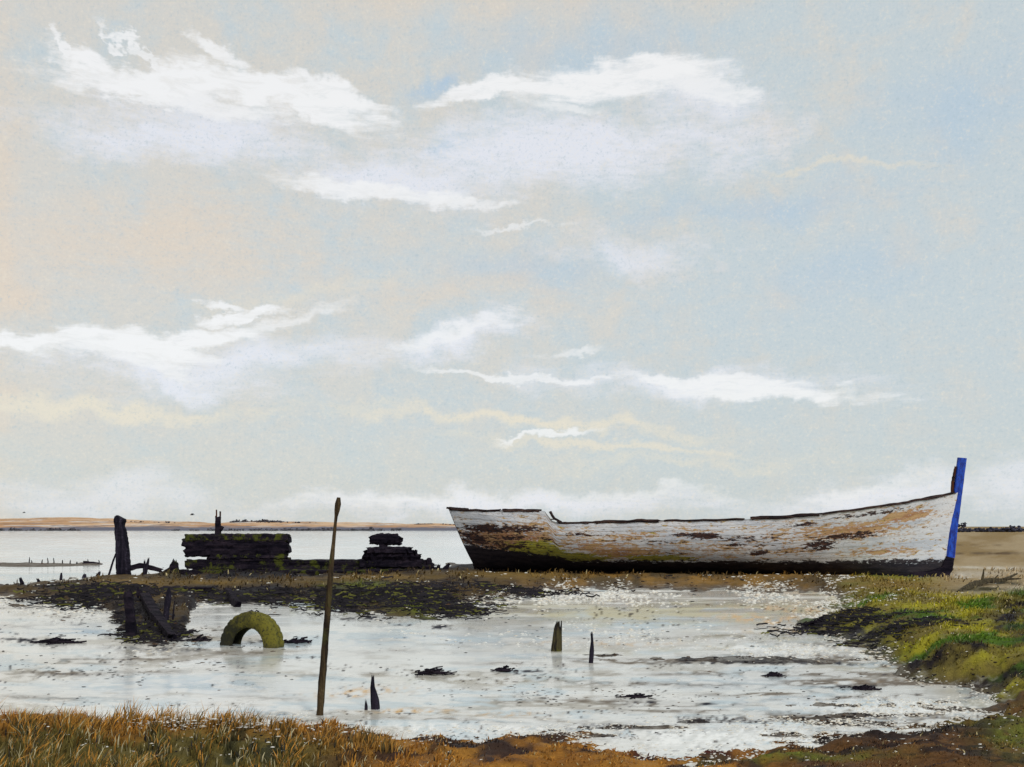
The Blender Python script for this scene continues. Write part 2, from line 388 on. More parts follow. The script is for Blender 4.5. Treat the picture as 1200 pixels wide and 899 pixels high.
# ------------------------------------------------------------------ ground sheet
def rows():
    r = [-12, -6, -2, 0, 1.5, 2.5, 3.2, 3.9, 4.4]
    for g_ in np.arange(985, 640, -.85): r.append(F*CH/(g_-HZ))
    for g_ in np.arange(640, 619, -.5): r.append(F*CH/(g_-HZ))
    return np.array(r + [1200, 2000, 4000, 9000])
Yr = rows()
gxs = np.concatenate([np.arange(-900, -20, 10), np.arange(-20, 1220, 2.2), np.arange(1220, 2100, 10)])
YY, GX = np.meshgrid(Yr, gxs, indexing='ij')
XX = (GX-600)/F*np.maximum(YY, 4.5)
x = XX.ravel(); y = YY.ravel(); z = H(x, y)
z = np.where(y > 1100, -.3 + 0*z, z); z = np.where((y > 1100) & (x > y*.35), .15, z)
nr, nc = YY.shape
ii = (np.arange(nr-1)[:, None]*nc + np.arange(nc-1)[None, :]).ravel()
ff = np.stack([ii, ii+1, ii+nc+1, ii+nc], 1)
gnd = mesh_np('ground', np.stack([x, y, z], 1), ff, np.full(len(ff), 4), M['ground'], col=colour(x, y))
a = gnd.data.attributes.new('wet', 'FLOAT', 'POINT')
g_x, g_y, sp_, fo_, bk_, _, _ = land(x, y)
wet = 1-sst(-.7, .9, np.maximum(np.maximum(sp_, fo_), bk_))
a.data.foreach_set('value', wet.astype(np.float32))
tag(gnd, kind='structure')
S = 9000
def silt(x, y):
    # suspended silt, shallows and thin mud films: rgb tint with its strength in a second layer
    gx, gy = to_g(x, y)
    n1 = fbm(gx/90, gy/7, 501, 5); n2 = fbm(gx/26, gy/5, 521, 4); n3 = fbm(gx/5, gy/3.2, 541, 3); n4 = fbm(gx/200, gy/22, 561, 4)
    warp = fbm(gx/120, gy/30, 581, 3)*6
    def bl(pts, yy=None):
        v = 0*gx
        for a, b, c, d, k in pts: v = np.maximum(v, k*np.exp(-(((gx-a)/c)**2+((gy+warp-b)/d)**2)))
        return v
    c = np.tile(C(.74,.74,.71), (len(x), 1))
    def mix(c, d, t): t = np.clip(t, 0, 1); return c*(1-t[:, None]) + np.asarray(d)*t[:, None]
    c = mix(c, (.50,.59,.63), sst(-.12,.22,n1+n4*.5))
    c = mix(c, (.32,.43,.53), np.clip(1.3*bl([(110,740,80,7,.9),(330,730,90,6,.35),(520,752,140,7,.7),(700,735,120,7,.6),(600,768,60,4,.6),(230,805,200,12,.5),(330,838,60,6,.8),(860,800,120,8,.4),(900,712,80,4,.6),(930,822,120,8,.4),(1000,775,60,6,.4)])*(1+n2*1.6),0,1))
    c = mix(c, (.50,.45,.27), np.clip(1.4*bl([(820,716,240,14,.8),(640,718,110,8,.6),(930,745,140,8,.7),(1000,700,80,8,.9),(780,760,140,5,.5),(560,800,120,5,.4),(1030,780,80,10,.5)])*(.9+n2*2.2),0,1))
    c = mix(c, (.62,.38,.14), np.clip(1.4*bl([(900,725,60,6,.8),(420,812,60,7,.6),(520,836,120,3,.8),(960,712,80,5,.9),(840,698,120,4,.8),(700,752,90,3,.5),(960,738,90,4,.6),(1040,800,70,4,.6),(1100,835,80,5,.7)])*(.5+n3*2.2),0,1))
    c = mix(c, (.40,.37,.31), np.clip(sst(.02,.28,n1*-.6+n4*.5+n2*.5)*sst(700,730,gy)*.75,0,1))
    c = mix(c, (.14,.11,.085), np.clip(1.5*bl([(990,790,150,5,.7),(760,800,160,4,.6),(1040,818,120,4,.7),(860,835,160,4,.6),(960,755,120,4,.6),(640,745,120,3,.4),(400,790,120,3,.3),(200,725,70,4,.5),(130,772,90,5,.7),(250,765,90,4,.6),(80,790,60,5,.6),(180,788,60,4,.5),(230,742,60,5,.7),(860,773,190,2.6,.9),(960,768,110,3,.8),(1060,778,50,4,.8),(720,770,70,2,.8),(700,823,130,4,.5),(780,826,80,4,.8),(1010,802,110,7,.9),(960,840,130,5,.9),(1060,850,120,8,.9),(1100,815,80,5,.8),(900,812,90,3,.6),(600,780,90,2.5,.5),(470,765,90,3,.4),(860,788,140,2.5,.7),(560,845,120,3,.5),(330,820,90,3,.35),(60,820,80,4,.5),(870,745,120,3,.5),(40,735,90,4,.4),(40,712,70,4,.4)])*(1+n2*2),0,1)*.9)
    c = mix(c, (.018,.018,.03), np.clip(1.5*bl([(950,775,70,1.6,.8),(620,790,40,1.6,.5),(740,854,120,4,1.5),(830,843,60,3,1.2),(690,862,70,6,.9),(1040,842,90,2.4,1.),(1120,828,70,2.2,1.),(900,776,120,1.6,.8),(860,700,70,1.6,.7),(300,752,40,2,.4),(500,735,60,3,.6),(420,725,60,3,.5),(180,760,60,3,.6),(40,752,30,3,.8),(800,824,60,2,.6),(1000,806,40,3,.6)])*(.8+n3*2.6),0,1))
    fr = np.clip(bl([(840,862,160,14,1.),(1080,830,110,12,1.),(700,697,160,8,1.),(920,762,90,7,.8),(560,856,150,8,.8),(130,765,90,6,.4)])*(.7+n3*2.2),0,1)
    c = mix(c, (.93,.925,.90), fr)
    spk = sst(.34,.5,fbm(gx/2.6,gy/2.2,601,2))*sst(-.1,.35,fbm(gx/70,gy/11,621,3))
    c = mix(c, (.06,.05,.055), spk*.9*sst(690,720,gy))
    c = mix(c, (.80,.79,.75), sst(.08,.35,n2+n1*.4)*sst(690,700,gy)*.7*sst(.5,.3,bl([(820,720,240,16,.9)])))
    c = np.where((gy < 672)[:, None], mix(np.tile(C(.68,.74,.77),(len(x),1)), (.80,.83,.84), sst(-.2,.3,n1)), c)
    c = mix(c, (.40,.44,.45), np.clip(sst(626,628,gy)*sst(632.5,629.5,gy)*(.5+n2),0,1)*.7)
    return c
wr = np.array([-40,-12,0,2.5,3.5,4.4]+[F*CH/(q-HZ) for q in np.arange(985,655,-1.)]+[F*CH/(q-HZ) for q in np.arange(654.5,619,-.5)]+[1200,2500,9000])
wg = np.concatenate([np.arange(-4200,-120,60), np.arange(-120,1320,3.), np.arange(1320,5400,60)])
wy, wx = np.meshgrid(wr, wg, indexing='ij'); wx = (wx-600)/F*np.maximum(wy, 4.5)
ii = (np.arange(len(wr)-1)[:, None]*len(wg) + np.arange(len(wg)-1)[None, :]).ravel()
wf = np.stack([ii, ii+1, ii+len(wg)+1, ii+len(wg)], 1)
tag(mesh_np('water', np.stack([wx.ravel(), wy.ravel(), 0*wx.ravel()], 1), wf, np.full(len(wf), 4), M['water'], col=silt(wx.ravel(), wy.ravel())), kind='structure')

# far shore on the left
def far_shore():
    xs = np.arange(-420, 130, 1.5); V_ = []; F_ = []
    k = 7
    for i, X in enumerate(xs):
        gx = 600+F*X/360
        top = np.interp(gx, [-800,-100,0,60,130,200,250,300,400,520,620,760], [3.6,4.6,5.0,4.6,3.7,3.1,3.6,3.4,3.0,2.5,2.2,.2])
        top += fbm(np.array([X/14.]), np.array([.5]), 5, 4)[0]*.5
        for j in range(k):
            t = j/(k-1)
            V_.append((X, 358+t*60+fbm(np.array([X/20.]), np.array([t]), 8)[0]*3, -.2+(top+.2)*t**.7 + (fbm(np.array([X/6.]), np.array([t*4]), 15)[0]*.25 if 0 < j else 0)))
    n = len(xs)
    for i in range(n-1):
        for j in range(k-1):
            a = i*k+j; F_.append((a, a+k, a+k+1, a+1))
    # back slope
    for i, X in enumerate(xs): V_.append((X, 460, -.3))
    for i in range(n-1): F_.append((i*k+k-1, (i+1)*k+k-1, n*k+i+1, n*k+i))
    o = MB().add(V_, F_).build('far_shore', M['hill'], smooth=True); tag(o, kind='structure')
far_shore()

# ------------------------------------------------------------------ scatter tools
rng = np.random.default_rng(7)
ICO = None
def ico():
    p = (1+5**.5)/2
    v = np.array([(-1,p,0),(1,p,0),(-1,-p,0),(1,-p,0),(0,-1,p),(0,1,p),(0,-1,-p),(0,1,-p),(p,0,-1),(p,0,1),(-p,0,-1),(-p,0,1)])/math.hypot(1,p)
    f = np.array([(0,11,5),(0,5,1),(0,1,7),(0,7,10),(0,10,11),(1,5,9),(5,11,4),(11,10,2),(10,7,6),(7,1,8),(3,9,4),(3,4,2),(3,2,6),(3,6,8),(3,8,9),(4,9,5),(2,4,11),(6,2,10),(8,6,7),(9,8,1)])
    return v, f
def lumps(name, gx, gy, size_px, col, m, squash=.55, stretch=1.6, label=None, cat=None, lift=None):
    Y = F*CH/(gy-HZ); X = (gx-600)/F*Y; sz = size_px*Y/F*.5
    z = np.maximum(H(X, Y), -.004) + (0 if lift is None else lift)
    v, f = ico(); N = len(X)
    ang = rng.uniform(0, 6.28, N)
    jit = 1+rng.uniform(-.3, .3, (N, 12, 1))
    P = v[None]*jit*sz[:, None, None]*np.stack([rng.uniform(.8,stretch,N), rng.uniform(.8,1.3,N), rng.uniform(squash*.6, squash*1.3, N)], 1)[:, None, :]
    c, s = np.cos(ang)*.5+.5, np.sin(ang)*.5
    c = np.cos(ang*.12); s = np.sin(ang*.12)
    Q = np.stack([P[..., 0]*c[:, None]-P[..., 1]*s[:, None], P[..., 0]*s[:, None]+P[..., 1]*c[:, None], P[..., 2]], -1)
    Q += np.stack([X, Y, z+sz*.12], 1)[:, None, :]
    ff = (f[None]+12*np.arange(N)[:, None, None]).reshape(-1, 3)
    o = mesh_np(name, Q.reshape(-1, 3), ff, np.full(len(ff), 3), m, col=np.repeat(col, 12, 0))
    return tag(o, label, cat, kind='stuff')
def zones(gx, gy):
    Y = F*CH/(gy-HZ); X = (gx-600)/F*Y
    _, _, sp, fo, bk, n1, n2 = land(X, Y); return X, Y, sp, fo, bk, n1, n2

# pale shell grit and froth flecks, dark grit
def flecks():
    N = 230000
    gx = rng.uniform(-120, 1320, N); gy = rng.uniform(676, 903, N)
    X, Y, sp, fo, bk, n1, n2 = zones(gx, gy); h = H(X, Y)
    cl = fbm(gx/60, gy/14, 101, 4); cl2 = fbm(gx/22, gy/9, 131, 3)
    edge = np.exp(-((fo+.4)/.8)**2)*1.1*(bk<.6) + np.exp(-((sp+.7)/1.1)**2)*1.2*sst(540,620,gx)*(bk<.4) + np.exp(-((bk+.85)/.5)**2)*.9*(fo<.6)*(bk<-.05) + np.exp(-((sp+.9)/.6)**2)*.35
    landd = np.maximum(np.maximum(sp, fo), bk)
    edge = edge + sst(.5,-.2,landd)*blob(gx, gy, [(840,866,120,16,1.6),(960,850,140,9,1.),(720,699,170,9,1.3),(620,696,80,8,1.2),(1080,832,110,14,1.5),(1010,860,100,10,1.1),(920,762,90,7,.9),(560,856,140,8,.8),(220,862,320,8,1.3),(700,745,160,12,.35),(1000,735,60,5,.4),(60,715,90,9,.5),(130,765,90,6,.4),(60,852,80,6,.9)])
    mud = sst(-.03,.0,h)*.5
    pw = np.clip((edge*.95+mud*.03)*sst(-.30,.35,cl+.6*cl2), 0, 1)*.95
    pw = np.maximum(pw, sst(-.1,.3,cl+.6*cl2)*.55*np.exp(-((gy-864-cl*10)/7)**2)*sst(460,300,gx))
    k = rng.random(N) < pw
    k &= (h > -.05) | (rng.random(N) < .25)
    sz = rng.uniform(.9, 1.0, k.sum())+2.8*rng.random(k.sum())**1.8
    lf = np.where((fo[k] > .6) & (gx[k] < 480), rng.uniform(.01,.07,k.sum()), 0.)
    base = np.where(rng.random((k.sum(), 1)) < .75, C(.78,.77,.73)[None], C(.72,.66,.56)[None])*rng.uniform(.85,1.05,(k.sum(), 1))
    lumps('shell_grit', gx[k], gy[k], sz, base, M['peb'], .5, 2.4, 'pale broken shell and dried froth flecks strewn along the muddy waterline', 'shell grit', lf)
    gx = rng.uniform(-120, 1320, N); gy = rng.uniform(680, 900, N)
    X, Y, sp, fo, bk, n1, n2 = zones(gx, gy); h = H(X, Y)
    cl = fbm(gx/50, gy/9, 201, 4); cl2 = fbm(gx/14, gy/6, 231, 3)
    pd = .03*sst(0,.5,cl+cl2*.5) + .3*sst(-.02,.02,h)*sst(.0,.5,cl2)*(sst(1.5,.0,np.maximum(np.maximum(sp,fo),bk)))
    pd = pd + blob(gx,gy,[(720,815,120,14,.10),(560,805,60,8,.05),(200,750,60,10,.35),(180,745,45,12,.4),(970,826,150,14,.08),(480,708,110,14,.30),(110,706,70,12,.3),(60,752,30,5,.3),(130,785,90,14,.06),(250,785,40,10,.06),(940,845,150,8,.14),(700,862,110,8,.2)])*sst(-.3,.3,cl2)
    k = rng.random(N) < pd*.8
    n = k.sum(); base = np.where(rng.random((n, 1)) < .7, C(.02,.017,.02)[None], C(.085,.05,.03)[None])*rng.uniform(.7,1.4,(n, 1))
    lumps('mud_clods', gx[k], gy[k], rng.uniform(1.1, 3.8, n), base, M['peb'], .5, 2.2, 'small dark mud clods and stones scattered over the wet flat', 'mud clods')
flecks()

# grasses
def blades(name, gx, gy, hgt, wpx, col, lean=.35, label=None, cat=None, tipmul=1.5, wind=.2):
    Y = F*CH/(gy-HZ); X = (gx-600)/F*Y; z = H(X, Y)-.01
    N = len(X); a = rng.uniform(0, 6.28, N); w = wpx*Y/F*.5
    dx, dy = np.cos(a*.5-.8)*w, np.sin(a*.5-.8)*w*.6
    lx = hgt*(rng.normal(0, lean, N)+wind); ly = hgt*rng.normal(0, lean, N)
    B = np.stack([X, Y, z], 1); D = np.stack([dx, dy, 0*dx], 1)
    Mi = B+np.stack([lx*.35, ly*.35, hgt*.6], 1); T = B+np.stack([lx, ly, hgt*np.sqrt(np.clip(1-.5*(lx**2+ly**2)/hgt**2,.2,1))], 1)
    Q = np.stack([B-D, B+D, Mi+D*.75, Mi-D*.75, T], 1)
    i = 5*np.arange(N)[:, None]
    f = np.concatenate([i+np.array([[0,1,2,3]]), i+np.array([[3,2,4]])], 1).ravel()
    lt = np.tile([4, 3], N)
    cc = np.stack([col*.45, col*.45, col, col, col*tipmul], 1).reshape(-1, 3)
    o = mesh_np(name, Q.reshape(-1, 3), f, lt, M['grass'], col=cc, smooth=True)
    return tag(o, label, cat, kind='stuff')
def grasses():
    # long grass in the left foreground
    N = 70000
    gx = rng.uniform(-200, 620, N); gy = rng.uniform(852, 990, N)
    X, Y, sp, fo, bk, n1, n2 = zones(gx, gy)
    cl = fbm(gx/26, gy/30, 301, 3)
    k = (fo > -.2) & (rng.random(N) < np.clip(.45+cl*1.1, .08, 1)*sst(620, 380, gx))
    gx, gy, cl, Y = gx[k], gy[k], cl[k], Y[k]; n = len(gx)
    c = colour((gx-600)/F*Y, Y, True)*rng.uniform(.7,1.5,(n,1))
    r = rng.random((n,1)); c = np.where(r < .25*np.clip(.6+cl[:,None],.1,1), C(.52,.25,.045)*rng.uniform(.6,1.2,(n,1)), c); c = np.where(r > .93, C(.5,.45,.28), c); c = np.where((r > .86)&(r < .93), C(.03,.03,.03), c)
    hg = (.035+.04*sst(250,50,gx)+.085*np.clip(cl+.35,0,1)+.03*sst(862,910,gy))*rng.uniform(.5,1.3,n)*lerp(.45,1,sst(480,300,gx))
    blades('marsh_grass', gx, gy, hg, rng.uniform(1.2,2.6,n), c, .3, 'ochre and olive marsh grass growing thick in the left foreground', 'grass')
    # taller seeding tufts on its edge
    P = []
    for cx, cy, ht, wd in [(40,864,.13,26),(300,862,.11,20),(165,860,.14,30),(240,864,.13,30),(150,862,.22,9),(192,862,.19,8),(260,860,.15,14),(60,862,.15,14),(20,866,.13,14),(110,870,.2,14),(225,866,.2,12),(285,868,.18,12),(-30,866,.25,16),(-90,870,.25,18),(330,872,.10,14),(425,886,.13,9),(450,892,.12,8),(380,884,.10,14)]:
        m_ = 110
        P.append(np.stack([rng.normal(cx,wd,m_), rng.normal(cy,3,m_), ht*rng.uniform(.45,1.1,m_)], 1))
    P = np.concatenate(P); n = len(P)
    c = np.where(rng.random((n,1)) < .65, C(.42,.22,.05)[None], C(.13,.10,.04)[None])*rng.uniform(.6,1.3,(n,1))
    blades('tall_grass', P[:,0], P[:,1], P[:,2], rng.uniform(1.,1.8,n), c, .28, 'taller orange tufts of dry grass along the left foreground edge', 'grass')
    # short turf elsewhere: fore bank, right bank, under the boat
    N = 330000
    gx = rng.uniform(-150, 1350, N); gy = rng.uniform(672, 985, N)**1.0
    X, Y, sp, fo, bk, n1, n2 = zones(gx, gy)
    cl = fbm(gx/30, gy/12, 401, 3)
    p = sst(0,.9,fo)*.55*sst(300,450,gx)*np.clip(.6+cl,0.1,1)
    p = np.maximum(p, sst(-.1,.9,bk)*.75*sst(694,708,gy+n1*8)*np.clip(.75+cl,.15,1))
    p = np.maximum(p, sst(0,.6,bk)*.35*sst(1120,1060,gx)*sst(676,686,gy))
    p = np.maximum(p, sst(.1,.7,sp)*.35*np.clip(.4+cl,0,1))
    k = rng.random(N) < p
    gx, gy, cl, Y, X = gx[k], gy[k], cl[k], Y[k], X[k]; n = len(gx)
    c = colour(X, Y, True)*rng.uniform(.6,1.55,(n,1))
    r = rng.random((n,1)); c = np.where(r > .96, C(.5,.42,.22), c)
    hpx = rng.uniform(1.5, 6.5, n)*(1+.4*cl)
    blades('short_turf', gx, gy, hpx*Y/F, rng.uniform(1.1,2.4,n), c, .5, 'short yellow green and rust turf covering the mud banks', 'turf')
grasses()

# weed strands along the spit
def weed():
    N = 3600
    src = [(450,708,90,12,1),(530,716,40,8,.8),(400,705,30,6,.5),(120,704,70,9,.8),(185,744,34,9,1),(150,728,14,16,.4),(310,703,90,5,.6),(990,740,60,6,.6),(1060,756,60,7,.5),(610,696,60,4,.3)]
    w = np.array([s[4]*s[2]*s[3]**.5 for s in src]); w /= w.sum(); pick = rng.choice(len(src), N, p=w)
    s = np.array(src)[pick]
    gx = s[:,0]+rng.normal(0,.55,N)*s[:,2]; gy = s[:,1]+rng.normal(0,.5,N)*s[:,3]
    Y = F*CH/(gy-HZ); X = (gx-600)/F*Y; z = np.maximum(H(X,Y),0)
    Ln = rng.uniform(5,22,N)*Y/F; wd = rng.uniform(.8,2.4,N)*Y/F; an = rng.normal(.0,.5,N)
    t = np.linspace(-.5,.5,5)[None]; px = X[:,None]+Ln[:,None]*t*np.cos(an)[:,None]; py = Y[:,None]+Ln[:,None]*t*np.sin(an)[:,None]*1.5
    pz = z[:,None]+ (rng.uniform(.2,1.6,(N,5))*wd[:,None])
    a = np.stack([px,py-wd[:,None]*.5,pz-wd[:,None]*.35],-1); b = np.stack([px,py+wd[:,None]*.5,pz+wd[:,None]*.35],-1)
    Q = np.stack([a,b],2).reshape(-1,3)
    i = 10*np.arange(N)[:,None,None]+2*np.arange(4)[None,:,None]
    f = (i+np.array([0,2,3,1])[None,None]).reshape(-1,4)
    c = np.where(rng.random((N,1)) < .86, C(.016,.014,.018)[None], C(.09,.09,.02)[None])*rng.uniform(.5,1.6,(N,1))
    o = mesh_np('seaweed', Q, f, np.full(len(f),4), M['weed'], col=np.repeat(c,10,0))
    tag(o, 'dark stranded seaweed strands matted over the mud spit', 'seaweed', kind='stuff')
weed()

# ------------------------------------------------------------------ the beached boat
def boat():
    A = np.array((-1.12, 33.85, .10)); Bp = np.array((12.95, 30.3, -.03))
    L = float(np.linalg.norm((Bp-A)[:2])); rz = math.atan2(Bp[1]-A[1], Bp[0]-A[0])
    root = empty('beached_boat', A, rz)
    tag(root, 'large derelict wooden boat with flaking white hull, black bottom and blue stem', 'boat')
    sheer = curve([(0,1.96),(.05,1.90),(.208,1.88),(.212,1.86),(.222,1.56),(.239,1.50),(.5,1.56),(.6,1.60),(.7,1.70),(.8,1.86),(.9,2.10),(1,2.40)])
    keel = curve([(0,.02),(.1,-.03),(.5,-.04),(.9,-.08),(1,-.10)])
    beam = curve([(0,1.15),(.1,1.42),(.25,1.66),(.45,1.72),(.6,1.62),(.75,1.28),(.86,.84),(.94,.42),(1,.05)])
    ss = np.unique(np.concatenate([np.linspace(0,.207,24), np.linspace(.207,.239,14), np.linspace(.239,1,90)])); nt = 49
    base = curve([(0,1.86),(.1,1.74),(.2,1.62),(.3,1.52),(.5,1.55),(.6,1.60),(.7,1.70),(.8,1.86),(.9,2.10),(1,2.40)])
    farsh = curve([(0,3),(.07,1.9),(.11,1.54),(.23,1.48),(.25,3)])
    def pt(s, t, inset=0., far=False):
        sh = float(sheer(s)); sh = min(sh, float(farsh(s))) if far else sh
        zz = keel(s)+inset+(sh-keel(s)-inset*.9)*t
        tz = float(max(0, (zz-keel(s)-inset)/(base(s)-keel(s)-inset))); tc = min(tz, 1.)
        b = max(beam(s)-inset, .02); w = sst(.55, .98, s)
        f = lerp((1-(1-tc)**2.6)**.62, tc**.85, w)
        w0 = sst(.16, 0, s); f = lerp(f, .12*(tc>0)+.88*tc**.62, w0)
        xk = s*L; xs = -.60+s*(L+.60+.30)
        xx = lerp(xk, xs, tz)
        cl = 0 if inset else .008*(1-((tz*11) % 1))*min(1, (1-s)*14)
        return xx, (b*f+cl), zz
    def surf(inset):
        V_ = []; uv = []
        for s in ss:
            for j in range(-nt+1, nt):
                t = abs(j)/(nt-1); X, Y, Z = pt(s, t, inset, j > 0)
                # battered edge
                Z += (fbm(np.array([s*60.]), np.array([3.+(j<0)]), 44)[0]*.04*t**8)
                Y += fbm(np.array([s*7.]), np.array([t*2+5]), 48)[0]*.03*min(1,(1-s)*8)
                V_.append((X, -Y if j < 0 else Y, Z)); uv.append((s, t))
        return V_, uv
    V1, U1 = surf(0); V2, U2 = surf(.07)
    w = 2*nt-1; n = len(ss); F1 = []
    for i in range(n-1):
        for j in range(w-1):
            a = i*w+j; F1.append((a, a+w, a+w+1, a+1))
    hf = [q for q in F1]
    rim = []
    o2 = len(V1)
    for i in range(n-1):
        a = i*w; rim += [(a, a+w, a+w+o2, a+o2)]; a = i*w+w-1; rim += [(a+w, a, a+o2, a+w+o2)]
    def mk(name, V_, F_, U_, m):
        fl = np.array([i for q in F_ for i in q]); return mesh_np(name, V_, fl, np.full(len(F_), 4), m, root, smooth=False, uv=U_)
    mk('hull', V1, hf, U1, M['hull'])
    inner = MB().add(V2, [tuple(reversed(q)) for q in F1]); inner.build('inner_planking', M['inner'], root, True)
    # transom
    tv = [V1[j] for j in range(w)]; tm = [(p[0]+.0, p[1], p[2]) for p in tv]
    K = 8; TV = []; TU = []
    for k_ in range(nt):
        y_ = tv[nt-1+k_][1]; z_ = tv[nt-1+k_][2]; x_ = tv[nt-1+k_][0]
        for q in range(K+1):
            u = -1+2*q/K; TV.append((x_-.02-.05*(1-u*u), y_*u, z_)); TU.append((.02+.02*q/K, k_/(nt-1)))
    TF = [(k_*(K+1)+q, k_*(K+1)+q+1, (k_+1)*(K+1)+q+1, (k_+1)*(K+1)+q) for k_ in range(nt-1) for q in range(K)]
    o = mk('transom', TV, TF, TU, M['hull'])
    # rails
    def rail(s0, s1, side, wd, hh, seed, dz=.0):
        pts = []
        for s in np.linspace(s0, s1, max(6, int((s1-s0)*60))):
            X, Y, Z = pt(s, 1., 0., side > 0); Z += fbm(np.array([s*60.]), np.array([3.+(side<0)]), 44)[0]*.04
            pts.append((X, side*(Y-.03), Z+dz))
        return MB().timber(pts, wd, hh, n=8, seed=seed, sq=.6, rough=.3, jag=.1, jag0=.1, seg=min(60, len(pts)*2), up=(0,0,1))
    for side, spans in ((-1, [(.0,.12),(.12,.205),(.231,.30),(.31,.44),(.445,.60),(.61,.74),(.74,.99)]), (1, [(.0,.07),(.12,.5),(.5,.99)])):
        for q, (a_, b_) in enumerate(spans):
            rail(a_, b_, side, .14, .065+.03*(q % 2), 60+q+side, .012).build('gunwale', M['rail'], root)
    MB().timber([(-.80,-.5,2.0),(-.66,-1.0,2.0),(-.5,-1.25,1.97)], .1, .07, seed=3, rough=.3, up=(0,0,1)).timber([(-.68,-1.1,1.99),(-.70,1.1,1.99)], .12, .07, seed=5, rough=.3, up=(0,0,1)).build('stern_rail', M['rail'], root)
    MB().timber([(.225*L-.48,-1.64,1.86),(.225*L-.38,-1.66,1.66),(.234*L-.26,-1.67,1.53)], .07, .1, seed=8, rough=.3).build('step_capping', M['rail'], root)
    # stem post, stem foot, keel
    MB().timber([(L+.02,0,.48),(L+.10,0,1.4),(L+.22,0,2.4),(L+.34,0,3.42)], [.24,.25,.25,.25], .17, n=12, seed=11, sq=.35, rough=.05, seg=26).build('stem_post', M['blue'], root)
    MB().timber([(L-1.1,0,-.06),(L-.5,0,-.07),(L-.10,0,.08),(L+.01,0,.49)], [.16,.34,.34,.25], .20, n=12, seed=12, sq=.5, rough=.06, seg=16).build('stem_foot', M['dark'], root)
    MB().timber([(.0,0,-.05),(L*.5,0,-.1),(L-.4,0,-.14)], .16, .18, n=8, seed=13, sq=.4, rough=.08, seg=50, up=(0,0,1)).build('keel', M['dark'], root)
    MB().timber([(L+.06,-.03,2.36),(L+.075,-.03,2.7),(L+.16,-.03,3.2)], [.07,.09,.05], .15, n=8, seed=14, rough=.3, jag=.08, seg=14).build('stem_knee', M['rust'], root)
    MB().timber([(-.06,0,.0),(-.34,0,.95),(-.66,0,1.98)], .13, .14, n=8, seed=15, rough=.1).build('stern_post', M['rail'], root)
    # inside: ribs and thwarts
    for s in np.linspace(.06, .92, 22):
        pts = []
        for j in range(-20, 21):
            t = abs(j)/20; X, Y, Z = pt(s, t*.985, .11, j > 0); pts.append((X, math.copysign(Y, j) if j else 0, Z))
        MB().timber(pts, .07, .07, n=6, seed=int(s*99), seg=40, rough=.1, up=(1,0,0)).build('rib', M['inner'], root)
    for s in (.3, .45, .6, .74):
        X, Y, Z = pt(s, .72, .1)
        MB().timber([(X,-Y,Z),(X,Y,Z)], .3, .05, n=8, seed=int(s*77), rough=.05, up=(0,0,1)).build('thwart', M['inner'], root)
    # small stern deck
    X0, Y0, Z0 = pt(.0, .86, .1); X1, Y1, Z1 = pt(.19, .86, .1)
    dk = MB()
    for q in range(9):
        v = -1+2*(q+.5)/9; dk.timber([(X0+.1, Y0*v*.98, Z0),(X1, Y1*v*.98, Z1)], .04, Y1*2/9*.9, n=8, seed=q, sq=.3, rough=.04, seg=12)
    dk.build('stern_deck', M['inner'], root)
boat()

